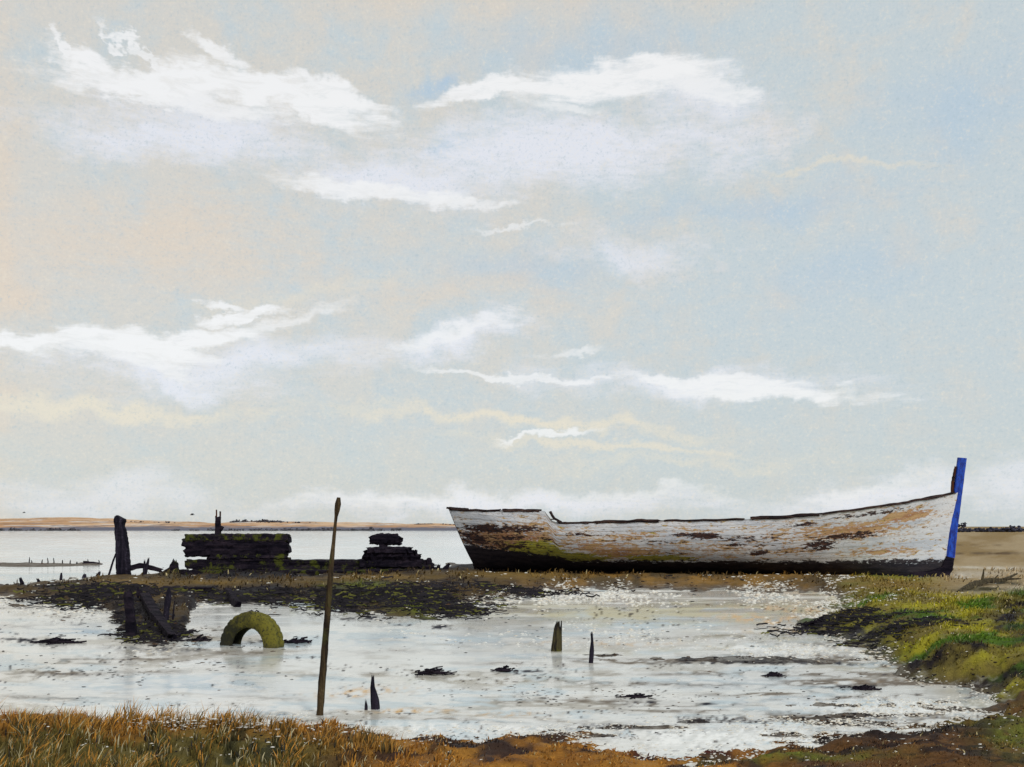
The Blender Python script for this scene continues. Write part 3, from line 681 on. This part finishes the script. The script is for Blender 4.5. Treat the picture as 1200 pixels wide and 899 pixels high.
# ------------------------------------------------------------------ sunken hulk
def W(px, py, Y): return np.array(((px-600)/F*Y, Y, CH-(py-HZ)/F*Y))
def hulk():
    Y0 = 31.6; root = empty('sunken_hulk', (-9.5, Y0, .1)); off = np.array((-9.5, Y0, .1))
    tag(root, 'black rotten wooden hulk with a stub of mast, sunk in the mud spit', 'wreck')
    def P(px, py, dy=0.): return W(px, py, Y0)*1. + np.array((0, dy, 0)) - off
    # side planking of the buried hull: ragged strakes
    m = MB()
    for q, (a, b, yy, hh) in enumerate([(217,345,661,.26),(221,500,668,.26),(214,520,675,.26),(330,400,659,.12),(395,470,661,.18),(340,515,664,.14),(245,345,655.5,.14),(228,345,664,.2),(214,420,679,.26),(225,360,672,.3)]):
        m.timber([P(a,yy), P((a+b)/2,yy+random.Random(q).uniform(-.6,.8),-.05), P(b,yy+.6)], hh, .22, n=12, seed=20+q, sq=.4, rough=.22, jag=.5, jag0=.4, up=(0,1,0), seg=44)
    for q, (a, b, yy, hh) in enumerate([(216,300,672,.26),(262,352,674,.22),(330,432,671,.2),(420,520,670,.18)]):
        m.timber([P(a,yy,-.5), P((a+b)/2,yy-.6,-.6), P(b,yy+.8,-.4)], hh, .3, n=12, seed=320+q, sq=.5, rough=.26, jag=.5, jag0=.4, up=(0,1,0), seg=34)
    m.build('side_planking', M['darkmoss'], root)
    m = MB()
    for q, (a, b, yy) in enumerate([(225,498,669),(228,505,664)]):
        m.timber([P(a,yy,2.4), P(b,yy,2.2)], .3, .2, n=10, seed=40+q, rough=.2, jag=.4, jag0=.4, seg=40)
    m.build('far_planking', M['dark'], root)
    for q in range(9):
        px = 235+q*33
        MB().timber([P(px,672,0.1), P(px+1,664.5,1.2), P(px,667,2.3)], .14, .12, n=8, seed=50+q, rough=.2, seg=12).build('deck_beam', M['dark'], root)
    # raised box of thick baulks
    for q, (a, b, yy, hh, mm) in enumerate([(216,340,630.5,.24,'darkmoss'),(214,338,636,.26,'dark'),(217,339.5,642,.26,'dark'),(216,338,648,.26,'dark'),(246,338,652.5,.16,'darkmoss')]):
        MB().timber([P(a,yy), P((a+b)/2,yy-.8,-.04), P(b,yy-.6)], hh, .3, n=12, seed=60+q, sq=.5, rough=.26, jag=.10, jag0=.16, seg=44).build('cabin_baulk', M[mm], root)
    for q, (a, b, yy) in enumerate([(222,322,632),(221,322,640),(220,322,647)]):
        MB().timber([P(a,yy,1.9), P(b,yy,1.9)], .2, .2, n=10, seed=70+q, rough=.15, jag=.15, jag0=.15, seg=30).build('cabin_baulk', M['dark'], root)
    for q, px in enumerate((221,333)):
        for r_, yy in enumerate((633,645)):
            MB().timber([P(px,yy,.1), P(px-(12 if q else 0),yy,1.9)], .22, .28, n=10, seed=80+q*3+r_, rough=.15).build('cabin_end', M['dark'], root)
    for q, px in enumerate((248,268,290,312,330)):
        MB().timber([P(px,662,.05), P(px,650,.03)], .26, .2, n=8, seed=90+q, rough=.3).build('cabin_post', M['dark'], root)
    dk = MB()
    for q in range(6): dk.timber([P(224,628.5,.3+q*.3), P(334-q*2.5,628,.3+q*.3)], .07, .26, n=8, seed=100+q, rough=.2, jag=.3, jag0=.3, seg=24)
    dk.build('cabin_roof', M['darkmoss'], root)
    MB().timber([P(250,629,.5), P(250,604,.5)], [.19,.17], .17, n=10, seed=110, rough=.16, jag=.1).timber([P(253,622,.5),P(255.5,617,.5)], .1, .1, n=8, seed=113, rough=.2).build('mast_stump', M['dark'], root)
    MB().timber([P(248.3,606,.5), P(248.2,597,.5)], .04, seed=111, rough=.2).build('iron_rod', M['rust'], root)
    MB().timber([P(252.6,606,.5), P(252.6,599,.5)], .045, seed=112, rough=.2).build('iron_rod', M['rust'], root)
    # old windlass on the after end
    MB().timber([P(431,634,.3), P(440,632,.3), P(458,632.5,.3), P(471,634.5,.3)], [.22,.34,.36,.22], .4, n=14, seed=120, sq=.6, rough=.24, jag=.18, jag0=.15, seg=20).timber([P(455,628,.3),P(466,627,.3)], .1, .12, n=8, seed=124, rough=.3, jag=.06).build('windlass_drum', M['dark'], root)
    MB().timber([P(447,645,.3), P(447,636,.3)], .24, .3, n=8, seed=121, rough=.2).build('windlass_post', M['dark'], root)
    m = MB()
    for q, (a, b, yy, hh) in enumerate([(430,484,645.5,.22),(425,490,650,.28),(424,494,655.5,.28),(420,496,661,.28)]):
        m.timber([P(a,yy,.2),P((a+b)/2,yy-.5,.15),P(b,yy,.2)], hh, .7, n=12, seed=130+q, sq=.5, rough=.28, jag=.15, jag0=.15, seg=22)
    m.build('windlass_bed', M['dark'], root)
    MB().timber([P(502,666,.3), P(502,656.5,.3), P(502,654,.3)], [.16,.2,.1], n=10, seed=140, sq=.9, rough=.15).build('bollard', M['dark'], root)
    for q, (px, y0, y1, ln) in enumerate([(512,668,661,.08),(520,668,660,.2),(395,664,657,.0),(372,664,658,.05),(488,664,652,-.05)]):
        a = P(px,y0,.2); b = P(px,y1,.2); b[0] += ln
        MB().timber([a,b], [.16,.07], .1, n=8, seed=150+q, rough=.2, jag=.1).build('broken_rib', M['dark'], root)
hulk()

# ------------------------------------------------------------------ posts and stakes
def stake(name, label, cat, pix, wpx, Y=None, m='stake', group=None, jag=.3, sq=.7, seed=0, rough=.12, depth=None, n=10, extra=None, sink=.25, bz=None):
    """pix: base first, in picture units; the stake stands in the ground under its base"""
    bx, by = pix[0]
    if Y is None: Y = F*CH/(by-HZ)
    pts = [W(px, py, Y) for px, py in pix]; g = h1(pts[0][0], Y)
    base = pts[0].copy(); base[2] = min(base[2], g)
    o = empty(name, base)
    loc = [p-base for p in pts]; d = loc[1]-loc[0]; d /= np.linalg.norm(d)+1e-9
    loc = [loc[0]-np.array((d[0]*sink, 0, sink))] + loc
    w = [wpx[0]]+list(wpx); w = [q*Y/F for q in w]
    L_ = np.linalg.norm(loc[-1]-loc[0])
    b = MB().timber(loc, w, [q*.8 for q in w] if depth is None else [depth]*len(w), n=n, seed=seed, sq=sq, rough=rough, jag=jag*L_, seg=max(10, min(46, int(L_/.05))))
    bpy.data.objects.remove(o)
    ob = b.build(name, M[m]); ob.location = base
    tag(ob, label, cat, group)
    if extra:
        for nm, e, ww, mm in extra:
            q = [W(px, py, Y)-base for px, py in e]
            MB().timber(q, [k*Y/F for k in ww], n=8, seed=seed+7, rough=.15, jag=.1*np.linalg.norm(q[-1]-q[0])).build(nm, M[mm], ob)
    return ob
stake('tall_pole', 'tall thin leaning pole with a knobbly head standing by the foreground grass', 'pole',
      [(375,838),(377.5,800),(382,745),(385.5,700),(389.5,650),(392,625),(393.5,608),(395,600),(396.5,590),(397,583)],
      [8.5,9,8,7.4,5.4,4.2,3.2,6.4,7.6,4.5], m='pole', jag=.0, sq=.9, seed=3, rough=.16, n=12)
stake('mooring_post', 'thick black upright timber post with a notched head on the mud spit', 'post',
      [(144.5,671),(144,650),(142.5,632),(141,621),(140.5,617),(140.5,609),(142,606)], [15,14.5,13,12.5,10,13.5,11], Y=31, m='post', jag=.01, sq=.45, seed=5, rough=.10, n=12)
stake('prop_stick', 'thin stick leaning against the thick black post', 'stick', [(128.5,671),(132.5,658),(137,646)], [2.4,2.2,1.6], Y=30.6, m='post', jag=.1, seed=6)
stake('split_stake', 'short split post with a forked top in the flat right of centre', 'stake',
      [(652,763),(652.5,750),(653,736),(654,727)], [12.5,10.5,7.5,4.5], m='stake', jag=.16, seed=12, rough=.16,
      extra=[('splinter', [(656.5,762),(657,745),(658,727)], [4.5,3,1.2], 'stake')])
stake('thin_stake', 'thin pointed black stake to the right of the forked one', 'stake', [(692.5,777),(693.5,765),(694,750),(693,740)], [5.5,6,3,2.8], m='post', jag=.12, seed=14)
stake('thin_stake', 'black pointed stake nearest the foreground, with a swollen foot', 'stake', [(440,831),(439,818),(436.5,805),(437,790)], [10,9.5,5,2.6], m='post', jag=.08, seed=15)
stake('thin_stake', 'tiny black stub just left of the nearest pointed stake', 'stake', [(429,832),(429,825),(428.5,818)], [4,3.5,2], m='post', jag=.2, seed=16)
# timbers of the broken jetty on the left of the spit
stake('rotted_post', 'black rotted post with its foot in the pool left of the tyre', 'post', [(193.5,735),(195,715),(197.5,700),(198,688)], [6.5,7,7.5,4], m='post', jag=.08, seed=18)
stake('thin_stake', 'hair-thin stick beside the rotted post left of the tyre', 'stick', [(202,733),(203.5,715),(204.5,704)], [2,1.8,1.2], m='post', jag=.1, seed=19)
stake('rotted_post', 'stout decayed stump at the tip of the dark mud tongue', 'post', [(154,746),(153,722),(150,700),(151,690)], [14,11,12,7], m='dark', jag=.18, seed=20, rough=.25)
stake('rotted_post', 'crooked decayed stump below the thick black post', 'post', [(166,712),(164,700),(162,686)], [10,8,4], m='dark', jag=.25, seed=22, rough=.25)
def log(name, label, cat, a, b, wpx, seed, m='dark', Y=None, mid=None, rough=.25):
    pts = []
    for px, py in ([a]+([mid] if mid else [])+[b]):
        y_ = Y or F*CH/(py-HZ); x_ = (px-600)/F*y_; z_ = max(h1(x_, y_), 0) if not Y else CH-(py-HZ)/F*Y
        pts.append(np.array((x_, y_, z_)))
    w = wpx*pts[0][1]/F; base = pts[0].copy()
    pts = [p-base+np.array((0,0,w*.25)) for p in pts]
    o = MB().timber(pts, [w, w*.8] if not mid else [w,w*.9,w*.6], n=9, seed=seed, rough=rough, jag=.15, jag0=.1).build(name, M[m]); o.location = base
    return tag(o, label, cat)
log('fallen_timber', 'fallen black baulk sloping down the mud tongue beside the rotted post', 'timber', (170,712), (203,752), 12, 31, mid=(184,735))
log('fallen_timber', 'short black log lying on the spit below the hulk', 'timber', (213,702), (250,698), 6, 32)
log('fallen_timber', 'stubby black chunk of wood at the waterline behind the tyre', 'timber', (266,700), (279,712), 9, 33)
log('fallen_timber', 'broken black plank end lying in the pool between stump and tyre', 'timber', (203,748), (226,741), 5, 34)
stake('broken_plank', 'jagged green-tinged plank sticking up between post and hulk', 'plank', [(199,681),(203,668),(206,655)], [18,13,5], Y=30.8, m='darkmoss', jag=.3, seed=40, rough=.2, depth=.12,
      extra=[('splinter', [(186,684),(190,674),(199,666)], [6,7,3], 'darkmoss')])
stake('small_stake', 'left prong of the forked pair right of the thick black post', 'stake', [(169,668),(169.5,660),(169,655)], [3,2.4,1.5], Y=31.5, m='post', group=None, seed=41)
stake('small_stake', 'right prong of the forked pair right of the thick black post', 'stake', [(171,668),(173,660),(174.5,653)], [4,3.4,1.8], Y=31.6, m='post', seed=42)
log('fallen_timber', 'long black baulk lying on the spit beside the thick post', 'timber', (150,668), (192,671), 7, 43, Y=31.9, mid=(166,664))
log('fallen_timber', 'short black baulk end close to the left of the hulk', 'timber', (204,672), (216,670), 5, 47, Y=31.2)
for i, (bx, by, tx, ty, w, Y, lab) in enumerate([(28,689,23,676,5,26.5,'black stub leaning left, leftmost on the spit'),(49,687,43,677,4,27,'black stub leaning left, second from the left on the spit'),
    (71,682,72,671,3.4,28.5,'upright black stub, third from the left on the spit'),(98,678,100,672,5,30,'low black stub half way to the thick post'),(113,677,118,669,4,30.5,'right-leaning black stub nearest the thick post')]):
    stake('small_stake', lab, 'stake', [(bx,by),((bx+tx)/2,(by+ty)/2),(tx,ty)], [w,w*.9,w*.5], Y=Y, m='post', seed=50+i, jag=.15)
for i, (bx, ty) in enumerate([(34,653),(37,656.5),(49,655.5),(56,653.5),(63,653.5),(73,656),(82,656),(103,655),(116,656),(-14,654),(90,658)]):
    stake('reef_stake', 'tiny dark stake standing on the thin mud bar across the water', 'stake', [(bx,662),(bx+.3,658),(bx+random.Random(i).uniform(-1,1),ty)], [1.5,1.2,.7], Y=40.5, m='dark', seed=70+i, group='stakes on the distant mud bar', jag=.1)
log('reef_timber', 'low dark timber at the right end of the distant mud bar', 'timber', (97,661), (117,662), 5, 81, Y=40.3, mid=(106,661.5))
log('reef_timber', 'long reddish dark timber at the middle of the distant mud bar', 'timber', (34,662.5), (66,663), 3.4, 82, Y=40.2, m='rust')
log('reef_timber', 'dark timber at the left end of the distant mud bar', 'timber', (2,662.5), (24,662), 3.2, 83, Y=40.2)

# ------------------------------------------------------------------ tyre
def tyre():
    Ro, Ri, wd = .44, .235, .22
    prof = []
    for (r, u) in [(Ri,.36),(Ri+.015,.44),(Ri+.07,.52),(Ro-.09,.53),(Ro-.035,.47),(Ro-.008,.40),(Ro,.22),(Ro,.03),(Ro-.018,.02),(Ro-.018,-.02),(Ro,-.03),(Ro,-.22),(Ro-.008,-.40),(Ro-.035,-.47),(Ro-.09,-.53),(Ri+.07,-.52),(Ri+.015,-.44),(Ri,-.36),(Ri+.02,-.33),(Ri+.08,-.43),(Ro-.07,-.42),(Ro-.035,-.3),(Ro-.035,.3),(Ro-.07,.42),(Ri+.08,.43),(Ri+.02,.33)]:
        prof.append((r, u*wd))
    N = 96; V_ = []; F_ = []; K = len(prof); rd = random.Random(4)
    for i in range(N):
        a = 2*math.pi*i/N
        for k, (r, u) in enumerate(prof):
            lug = 0
            if 4 <= k <= 7 and i % 4 < 1: lug = -.012
            if 10 <= k <= 13 and (i+2) % 4 < 1: lug = -.012
            r_ = r+lug+rd.uniform(-.0025,.0025); V_.append((r_*math.cos(a), u, r_*math.sin(a)))
    for i in range(N):
        for k in range(K):
            a = i*K+k; b = i*K+(k+1) % K; c = ((i+1) % N)*K; F_.append((a, b, c+(k+1) % K, c+k))
    o = MB().add(V_, F_).build('tyre', M['tyre'], smooth=True)
    Y = F*CH/(757-HZ)-.0; o.location = ((295-600)/F*Y, Y, -.01); o.rotation_euler = (R(-5), 0, R(-24))
    tag(o, 'old tyre standing half buried in the wet flat, covered in yellow-green algae', 'tyre')
tyre()

# ------------------------------------------------------------------ weed clumps on the flat
def clump(label, gx, gy, wpx, hpx, seed, n=60):
    Y = F*CH/(gy-HZ); X = (gx-600)/F*Y; k = Y/F; rd = random.Random(seed); m = MB()
    m.timber([(-.8*wpx*k,-.1*wpx*k,0),(-.2*wpx*k,.05*wpx*k,.3*hpx*k),(.3*wpx*k,-.05*wpx*k,.25*hpx*k),(.85*wpx*k,.1*wpx*k,0)], [1.5*k,4*k,4*k,1.5*k], [.5*k,1.5*k,1.5*k,.5*k], n=7, seed=seed, rough=.4, seg=14, up=(0,0,1))
    for i in range(n):
        a = np.array((rd.gauss(0,.45)*wpx*k, rd.gauss(0,.5)*wpx*k*.5, abs(rd.gauss(0,.4))*hpx*k))
        a[2] *= max(.2, 1-abs(a[0])/(wpx*k))
        L_ = rd.uniform(.15,.4)*wpx*k; an = rd.gauss(0,.5)
        a[0] *= .75
        b = a+np.array((L_*math.cos(an), L_*math.sin(an), rd.uniform(-.2,.4)*hpx*k)); b[2] = max(b[2], 0)
        m.timber([a, (a+b)/2+np.array((0,0,rd.uniform(-.1,.2)*hpx*k)), b], rd.uniform(.8,2.0)*k, rd.uniform(.6,1.3)*k, n=5, seed=seed*100+i, seg=4, rough=.3)
    o = m.build('seaweed_clump', M['dark']); o.location = (X, Y, max(h1(X, Y), 0)); tag(o, label, 'seaweed')
clump('black ragged weed clump lying just right of the tyre', 345, 753, 22, 6, 1, 70)
clump('flat black weed patch at the far left of the flat', 62, 753, 34, 5, 2, 110)
clump('dark brown weed strip behind the nearest pointed stake', 506, 790, 30, 5, 3, 90)
clump('small dark weed knot between the strip and the forked post', 588, 787, 16, 5, 4, 60)
clump('black weed tangle at the pool edge below the rotted post', 232, 751, 14, 7, 5, 50)
clump('small black weed knot in the pool near the green bank', 1012, 808, 20, 6, 6, 70)
clump('dark weed patch on the flat right of the two stakes', 905, 792, 18, 4, 7, 50)
clump('dark wrack heap at the tip of the green bank', 962, 735, 34, 8, 8, 120)
clump('faint dark weed scraps on the flat below the thin stake', 742, 817, 26, 4, 9, 50)

# driftwood on the right
def driftwood():
    def g(px, py, dz=0.):
        y_ = F*CH/(py-HZ); x_ = (px-600)/F*y_; return np.array((x_, y_, max(h1(x_, y_), 0)+dz))
    b0 = g(1122,702); pts = [g(1122,703,.0), g(1140,697,.06), g(1158,692,.10), g(1176,690,.08), g(1192,684,.14)]
    m = MB().timber([p-b0 for p in pts], [.05,.12,.11,.08,.03], n=8, seed=5, rough=.3)
    m.timber([g(1150,694,.08)-b0, g(1152,694,.22)-b0, g(1153,694,.40)-b0], [.06,.05,.02], n=6, seed=6, rough=.3)
    m.timber([g(1164,691,.1)-b0, g(1170,691,.22)-b0], [.05,.02], n=6, seed=7, rough=.3)
    m.timber([g(1174,690,.1)-b0, g(1196,689,.12)-b0], [.06,.03], n=6, seed=8, rough=.3)
    o = m.build('driftwood_branch', M['drift']); o.location = b0
    tag(o, 'dark driftwood branch with an upright twig on the sand right of the bow', 'driftwood')
driftwood()

# distant hedge on the right horizon and scrub on the far shore
def bushes(name, spots, seed, col, label, cat):
    v, f = ico(); rd = random.Random(seed); Q = []; Fs = []; Cc = []
    for (X, Y, Z, r) in spots:
        for q in range(10):
            c = np.array((X+rd.gauss(0,r*.7), Y+rd.gauss(0,r*.5), Z+abs(rd.gauss(0,r*.45))))
            s_ = r*rd.uniform(.2,.5); k = len(Q)*12
            Q.append(v*s_*np.array([[rd.uniform(.8,1.5),1,rd.uniform(.6,1)]])*(1+np.array([[rd.uniform(-.35,.35)] for _ in range(12)]))+c); Fs.append(f+k)
            Cc.append(np.tile(np.array(col)*rd.uniform(.5,1.5), (12,1)))
    o = mesh_np(name, np.concatenate(Q), np.concatenate(Fs), np.full(20*len(Fs), 3), M['weed'], col=np.concatenate(Cc), smooth=False)
    tag(o, label, cat, kind='stuff')
rd = random.Random(9); sp = []
for i in range(620):
    X = rd.uniform(70, 300); dens = vn(np.array([X/6.]), np.array([1.]), 3)[0]
    sp.append((X, 258+rd.uniform(-3,6), .25, .7+.75*dens**2))
sp.append((112,256,1.4,1.0)); sp.append((113,256,2.1,.5))
bushes('distant_hedge', sp, 5, (.05,.05,.075), 'dark broken line of hedge on the horizon right of the boat', 'hedge')
sp = []
for i in range(420):
    X = rd.uniform(-300, 40); gx = 600+F*X/380
    if vn(np.array([X/9.]), np.array([1.]), 6)[0] < .45: continue
    top = np.interp(gx, [-800,-100,0,60,130,200,250,300,400,520,620,760], [3.6,4.6,5.0,4.6,3.7,3.1,3.6,3.4,3.0,2.5,2.2,.2])
    sp.append((X, 405, top*.72, rd.uniform(.3,.9)))
for i in range(90): sp.append((rd.uniform(-112,-92), 410, 2.7, rd.uniform(.5,1.2)))
for i in range(160):
    X = rd.choice([rd.uniform(-190,-150), rd.uniform(-118,-60), rd.uniform(-75,-40)]); sp.append((X, 356+rd.uniform(-3,3), .0, rd.uniform(.4,.9)))
bushes('shore_scrub', sp, 6, (.09,.085,.10), 'low dusky scrub dotted along the orange far shore', 'scrub')

# two birds low over the far shore
def bird(label, px, py, Y, s):
    p = W(px, py, Y); m = MB()
    m.timber([(-.22*s,0,0),(-.1*s,0,.01),(.05*s,0,.02),(.2*s,0,.03),(.27*s,0,.02)], [.04*s,.10*s,.12*s,.07*s,.02*s], n=8, seed=1, sq=1, rough=.02, seg=10)
    o = m.build('flying_bird', M['bird'], smooth=True); o.location = p; o.rotation_euler.z = .5
    for sd in (-1, 1):
        v = [(.10*s,0,.03*s),(-.06*s,0,.03*s),(.12*s,sd*.25*s,.16*s),(-.05*s,sd*.25*s,.15*s),(-.02*s,sd*.6*s,.10*s),(.02*s,sd*.6*s,.11*s)]
        v2 = v+[(a,b,c-.012*s) for a,b,c in v]
        MB().add(v2, [(0,1,3,2),(2,3,4,5),(6,8,9,7),(8,11,10,9),(0,2,8,6),(2,5,11,8),(1,7,9,3),(3,9,10,4),(4,10,11,5)]).build('wing', M['bird'], o)
    tag(o, label, 'bird')
bird('small dark bird flying low between the thick post and the hulk', 225, 603.5, 95, .9)
bird('tiny dark bird flying low above the far shore at the left edge', 28, 601, 110, .7)

# ------------------------------------------------------------------ sky and light
world = bpy.data.worlds.new('World'); scene.world = world; world.use_nodes = True
g = G(world.node_tree)
D = g.coord('Generated'); dx, dy, dz = g.sep(D)
n_ = g.new('ShaderNodeMath'); n_.operation = 'ARCTAN2'; g.L(dx, n_.inputs[0]); g.L(dy, n_.inputs[1]); az = V(g, n_.outputs[0])
hl = (dx*dx+dy*dy)._m('SQRT'); n_ = g.new('ShaderNodeMath'); n_.operation = 'ARCTAN2'; g.L(dz, n_.inputs[0]); g.L(hl, n_.inputs[1]); el = V(g, n_.outputs[0])
Q0 = g.comb(az*10., el*10., 0.)
w1 = g.noise(Q0, 1.1, 5, .62, 0, True); w2 = g.noise(g.map(Q0, (7,3,0), sc=(1,2.2,1)), 4.5, 5, .68, 0, True)
Qw = g.vm('ADD', Q0, g.vm('MULTIPLY', g.vm('SUBTRACT', w1, (.5,.5,.5)), (1.5,.55,0)))
Qw = g.vm('ADD', Qw, g.vm('MULTIPLY', g.vm('SUBTRACT', w2, (.5,.5,.5)), (.26,.13,0)))
Qs = g.vm('ADD', Q0, g.vm('MULTIPLY', g.vm('SUBTRACT', w1, (.5,.5,.5)), (2.2,.9,0)))
streak = g.noise(g.map(Q0, (0,5,0), (0,0,R(-6)), (.9,5.5,1)), 1.6, 6, .7, .5)
brush = g.noise(g.map(Q0, (3,5,0), (0,0,R(28)), (2,7,1)), 2.4, 5, .7, .2)
grain = g.noise(Q0, 34, 3, .75); grain2 = g.noise(g.map(Q0,(9,9,0)), 9, 5, .7); mott = g.noise(g.map(Q0, (1,2,0)), 2.1, 6, .62, .4); mott2 = g.noise(g.map(Q0, (11,2,0)), 1.1, 4, .6, .3)
def sp_(px, py):
    u, v = (px-600)/F, (HZ-py)/F; return math.atan2(u, 1)*10, math.atan2(v, math.hypot(1, u))*10
def stroke(px, py, a, b, rot, coords, hard=.5, st=None, k=1.):
    x_, y_ = sp_(px, py); kx = 10/F*math.cos(math.atan2(px-600, F))**2
    r = g.vm('LENGTH', g.map(coords, (x_, y_, 0), (0,0,R(rot)), (a*kx, b*10/F*.85, 1), 'TEXTURE'))
    if st is not None: r = r + (st-.5)*1.35
    return r.sst(1.25, 1.25-hard*1.3)*k
def union(L_):
    r = L_[0]
    for q in L_[1:]: r = r.max(q)
    return r
beige, blue, grey = (.74,.69,.60), (.53,.67,.74), (.65,.70,.69)
c = g.mix(beige, blue, (az*.9 + (mott-.5)*2.9 + (mott2-.5)*1.4 + (brush-.5)*.9 + .45).sst(-.15, 1.0))
c = g.mix(c, grey, .22)
c = g.mix(c, (.74,.68,.60), el.sst(.2,3.)*(brush.sst(.48,.66))*.22)
c = g.mix(c, (.68,.67,.645), (el.sst(2.2,.6)*.35))
c = g.mix(c, (.60,.645,.65), el.sst(.22,.02)*.6)
bl = union([stroke(980,325,120,60,20,Qs,1.2,brush,.4), stroke(620,310,120,40,0,Qs,1.,brush,.4), stroke(700,60,200,60,0,Qs,1.,brush,.35), stroke(505,98,40,18,15,Qw,1.,brush,.8), stroke(530,172,30,14,10,Qw,1.,None,.7), stroke(1130,130,110,80,0,Qs,1.,None,.45), stroke(900,240,190,24,0,Qs,1.,None,.45)])
c = g.mix(c, (.44,.60,.76), bl)
pe = union([stroke(60,470,330,80,0,Qs,1.2,brush,.25), stroke(170,280,240,60,5,Qs,1.,brush,.6), stroke(-20,330,60,420,0,Qs,1.,None,.7), stroke(600,-15,700,45,0,Qs,1.,None,.5), stroke(560,340,120,30,5,Qs,1.,brush,.4)])
c = g.mix(c, (.82,.68,.53), pe)
cr = union([stroke(110,478,240,14,-1,Qs,.9,streak,1.), stroke(600,498,260,12,-4,Qs,.9,streak,1.), stroke(350,340,200,16,8,Qs,1.2,brush,.5), stroke(800,540,260,10,0,Qs,1.2,brush,.5), stroke(700,524,190,7,-3,Qw,.8,streak,.8), stroke(980,196,150,5,-5,Qw,.8,streak,.6)])
c = g.mix(c, (.82,.76,.63), cr)
lav = union([stroke(230,160,200,36,-2,Qs,1.,brush,.8), stroke(200,440,170,26,-6,Qs,1.,brush,.8), stroke(700,160,260,34,0,Qs,1.,brush,.8), stroke(250,145,150,42,-6,Qw,1.,brush,.75), stroke(640,185,250,52,3,Qs,1.,brush,.85), stroke(480,205,150,34,-3,Qs,1.,streak,.8), stroke(745,290,95,30,-10,Qs,1.,brush,.6), stroke(310,425,210,38,8,Qs,1.,streak,.75), stroke(520,400,110,26,14,Qs,1.,brush,.75), stroke(800,450,240,26,-4,Qs,1.,streak,.7), stroke(600,590,330,24,0,Qs,1.1,streak,.85), stroke(1020,585,200,34,4,Qs,1.1,streak,.8), stroke(120,580,190,34,0,Qs,1.,streak,.5), stroke(830,110,90,40,0,Qs,1.,brush,.6), stroke(1200,570,120,40,10,Qs,1.,streak,.6)])
c = g.mix(c, (.82,.84,.90), (lav*1.35).min(1.))
wh = union([stroke(210,112,160,16,-3,Qw,.7,brush,.85), stroke(130,415,120,14,-8,Qw,.7,brush,.85), stroke(320,380,90,9,20,Qw,.8,brush,.7), stroke(390,100+8,60,12,-14,Qw,.6,streak), stroke(130,88,66,20,-14,Qw,.5,brush), stroke(185,92,120,17,4,Qw,.5,streak), stroke(300,98,95,20,-6,Qw,.5,streak), stroke(365,118,85,18,-12,Qw,.5,streak), stroke(90,66,34,7,-45,Qw,.6,brush,.9), stroke(155,60,42,6,-42,Qw,.6,brush,.9), stroke(250,58,36,9,-15,Qw,.6,brush,.9),
  stroke(570,106,85,11,8,Qw,.5,streak), stroke(745,84,120,19,0,Qw,.5,streak), stroke(700,100,150,17,2,Qw,.6,streak), stroke(830,98,70,18,-6,Qw,.6,brush,.8), stroke(660,125,60,9,0,Qw,.6,streak,.7),
  stroke(440,222,120,11,-4,Qw,.6,streak,.9), stroke(520,232,90,6,-4,Qw,.6,streak,.8), stroke(600,262,60,3,-1,Qw,.8,streak,.6),
  stroke(70,396,75,13,4,Qw,.5,streak), stroke(150,404,105,20,-4,Qw,.5,streak), stroke(230,394,110,16,10,Qw,.5,streak), stroke(285,366,65,9,12,Qw,.5,streak), stroke(265,352,40,6,-4,Qw,.6,streak,.9),
  stroke(525,392,90,13,15,Qw,.8,brush,.75), stroke(600,440,130,5,-3,Qw,.6,streak,.75), stroke(665,412,40,6,8,Qw,.6,None,.6), stroke(820,446,120,9,-4,Qw,.6,streak,.9), stroke(900,462,130,12,-6,Qw,.6,streak,.9), stroke(640,513,70,4,5,Qw,.6,streak,.8),
  stroke(480,584,150,12,2,Qs,1.2,brush,.65), stroke(740,577,190,9,0,Qs,1.2,brush,.55), stroke(1010,572,110,10,8,Qs,1.2,brush,.6)])
# fine high-cirrus mottling
c = g.mix(c, (.90,.82,.68), (grain*.6+grain2*.4).sst(.50,.68)*.42)
c = g.mix(c, (.45,.55,.60), (grain*.65+grain2*.35).sst(.50,.30)*.55)
ridge = g.noise(g.map(Q0, (2,1,0), (0,0,R(14)), (1.3,5,1)), 2.2, 6, .72, .6)
c = g.mix(c, (.95,.95,.945), wh*(ridge.sst(.34,.54)*.30+.70))
sky = g.new('ShaderNodeTexSky'); sky.sky_type = 'NISHITA'; sky.sun_disc = False; sky.sun_elevation = R(38); sky.sun_rotation = R(150)
sk = g.vm('MULTIPLY', V(g, sky.outputs[0]), (.10,.10,.10))
c = g.mix(c, sk, .10)
bg = g.new('ShaderNodeBackground'); g.L(c, bg.inputs[0]); bg.inputs[1].default_value = 1.0
o_ = g.new('ShaderNodeOutputWorld'); g.L(bg.outputs[0], o_.inputs[0])
sun = bpy.data.lights.new('sun', 'SUN'); sun.energy = 1.7; sun.angle = R(10); sun.color = (1,.95,.87)
so = bpy.data.objects.new('sun', sun); COL.objects.link(so)
# from behind the camera's right shoulder
from mathutils import Vector
sd = Vector((math.sin(R(150))*math.cos(R(38)), math.cos(R(150))*math.cos(R(38)), math.sin(R(38))))
so.rotation_euler = sd.to_track_quat('Z', 'Y').to_euler()

cam = bpy.data.cameras.new('camera'); co = bpy.data.objects.new('camera', cam); COL.objects.link(co)
co.location = (0, 0, CH); co.rotation_euler = (R(90), 0, 0)
cam.sensor_width = 36; cam.lens = 36; cam.shift_y = (HZ-449.5)/1200; cam.clip_end = 20000; cam.clip_start = .05
scene.camera = co
scene.view_settings.view_transform = 'Standard'; scene.view_settings.look = 'None'; scene.view_settings.exposure = 0
scene.render.resolution_x = 1024; scene.render.resolution_y = 767
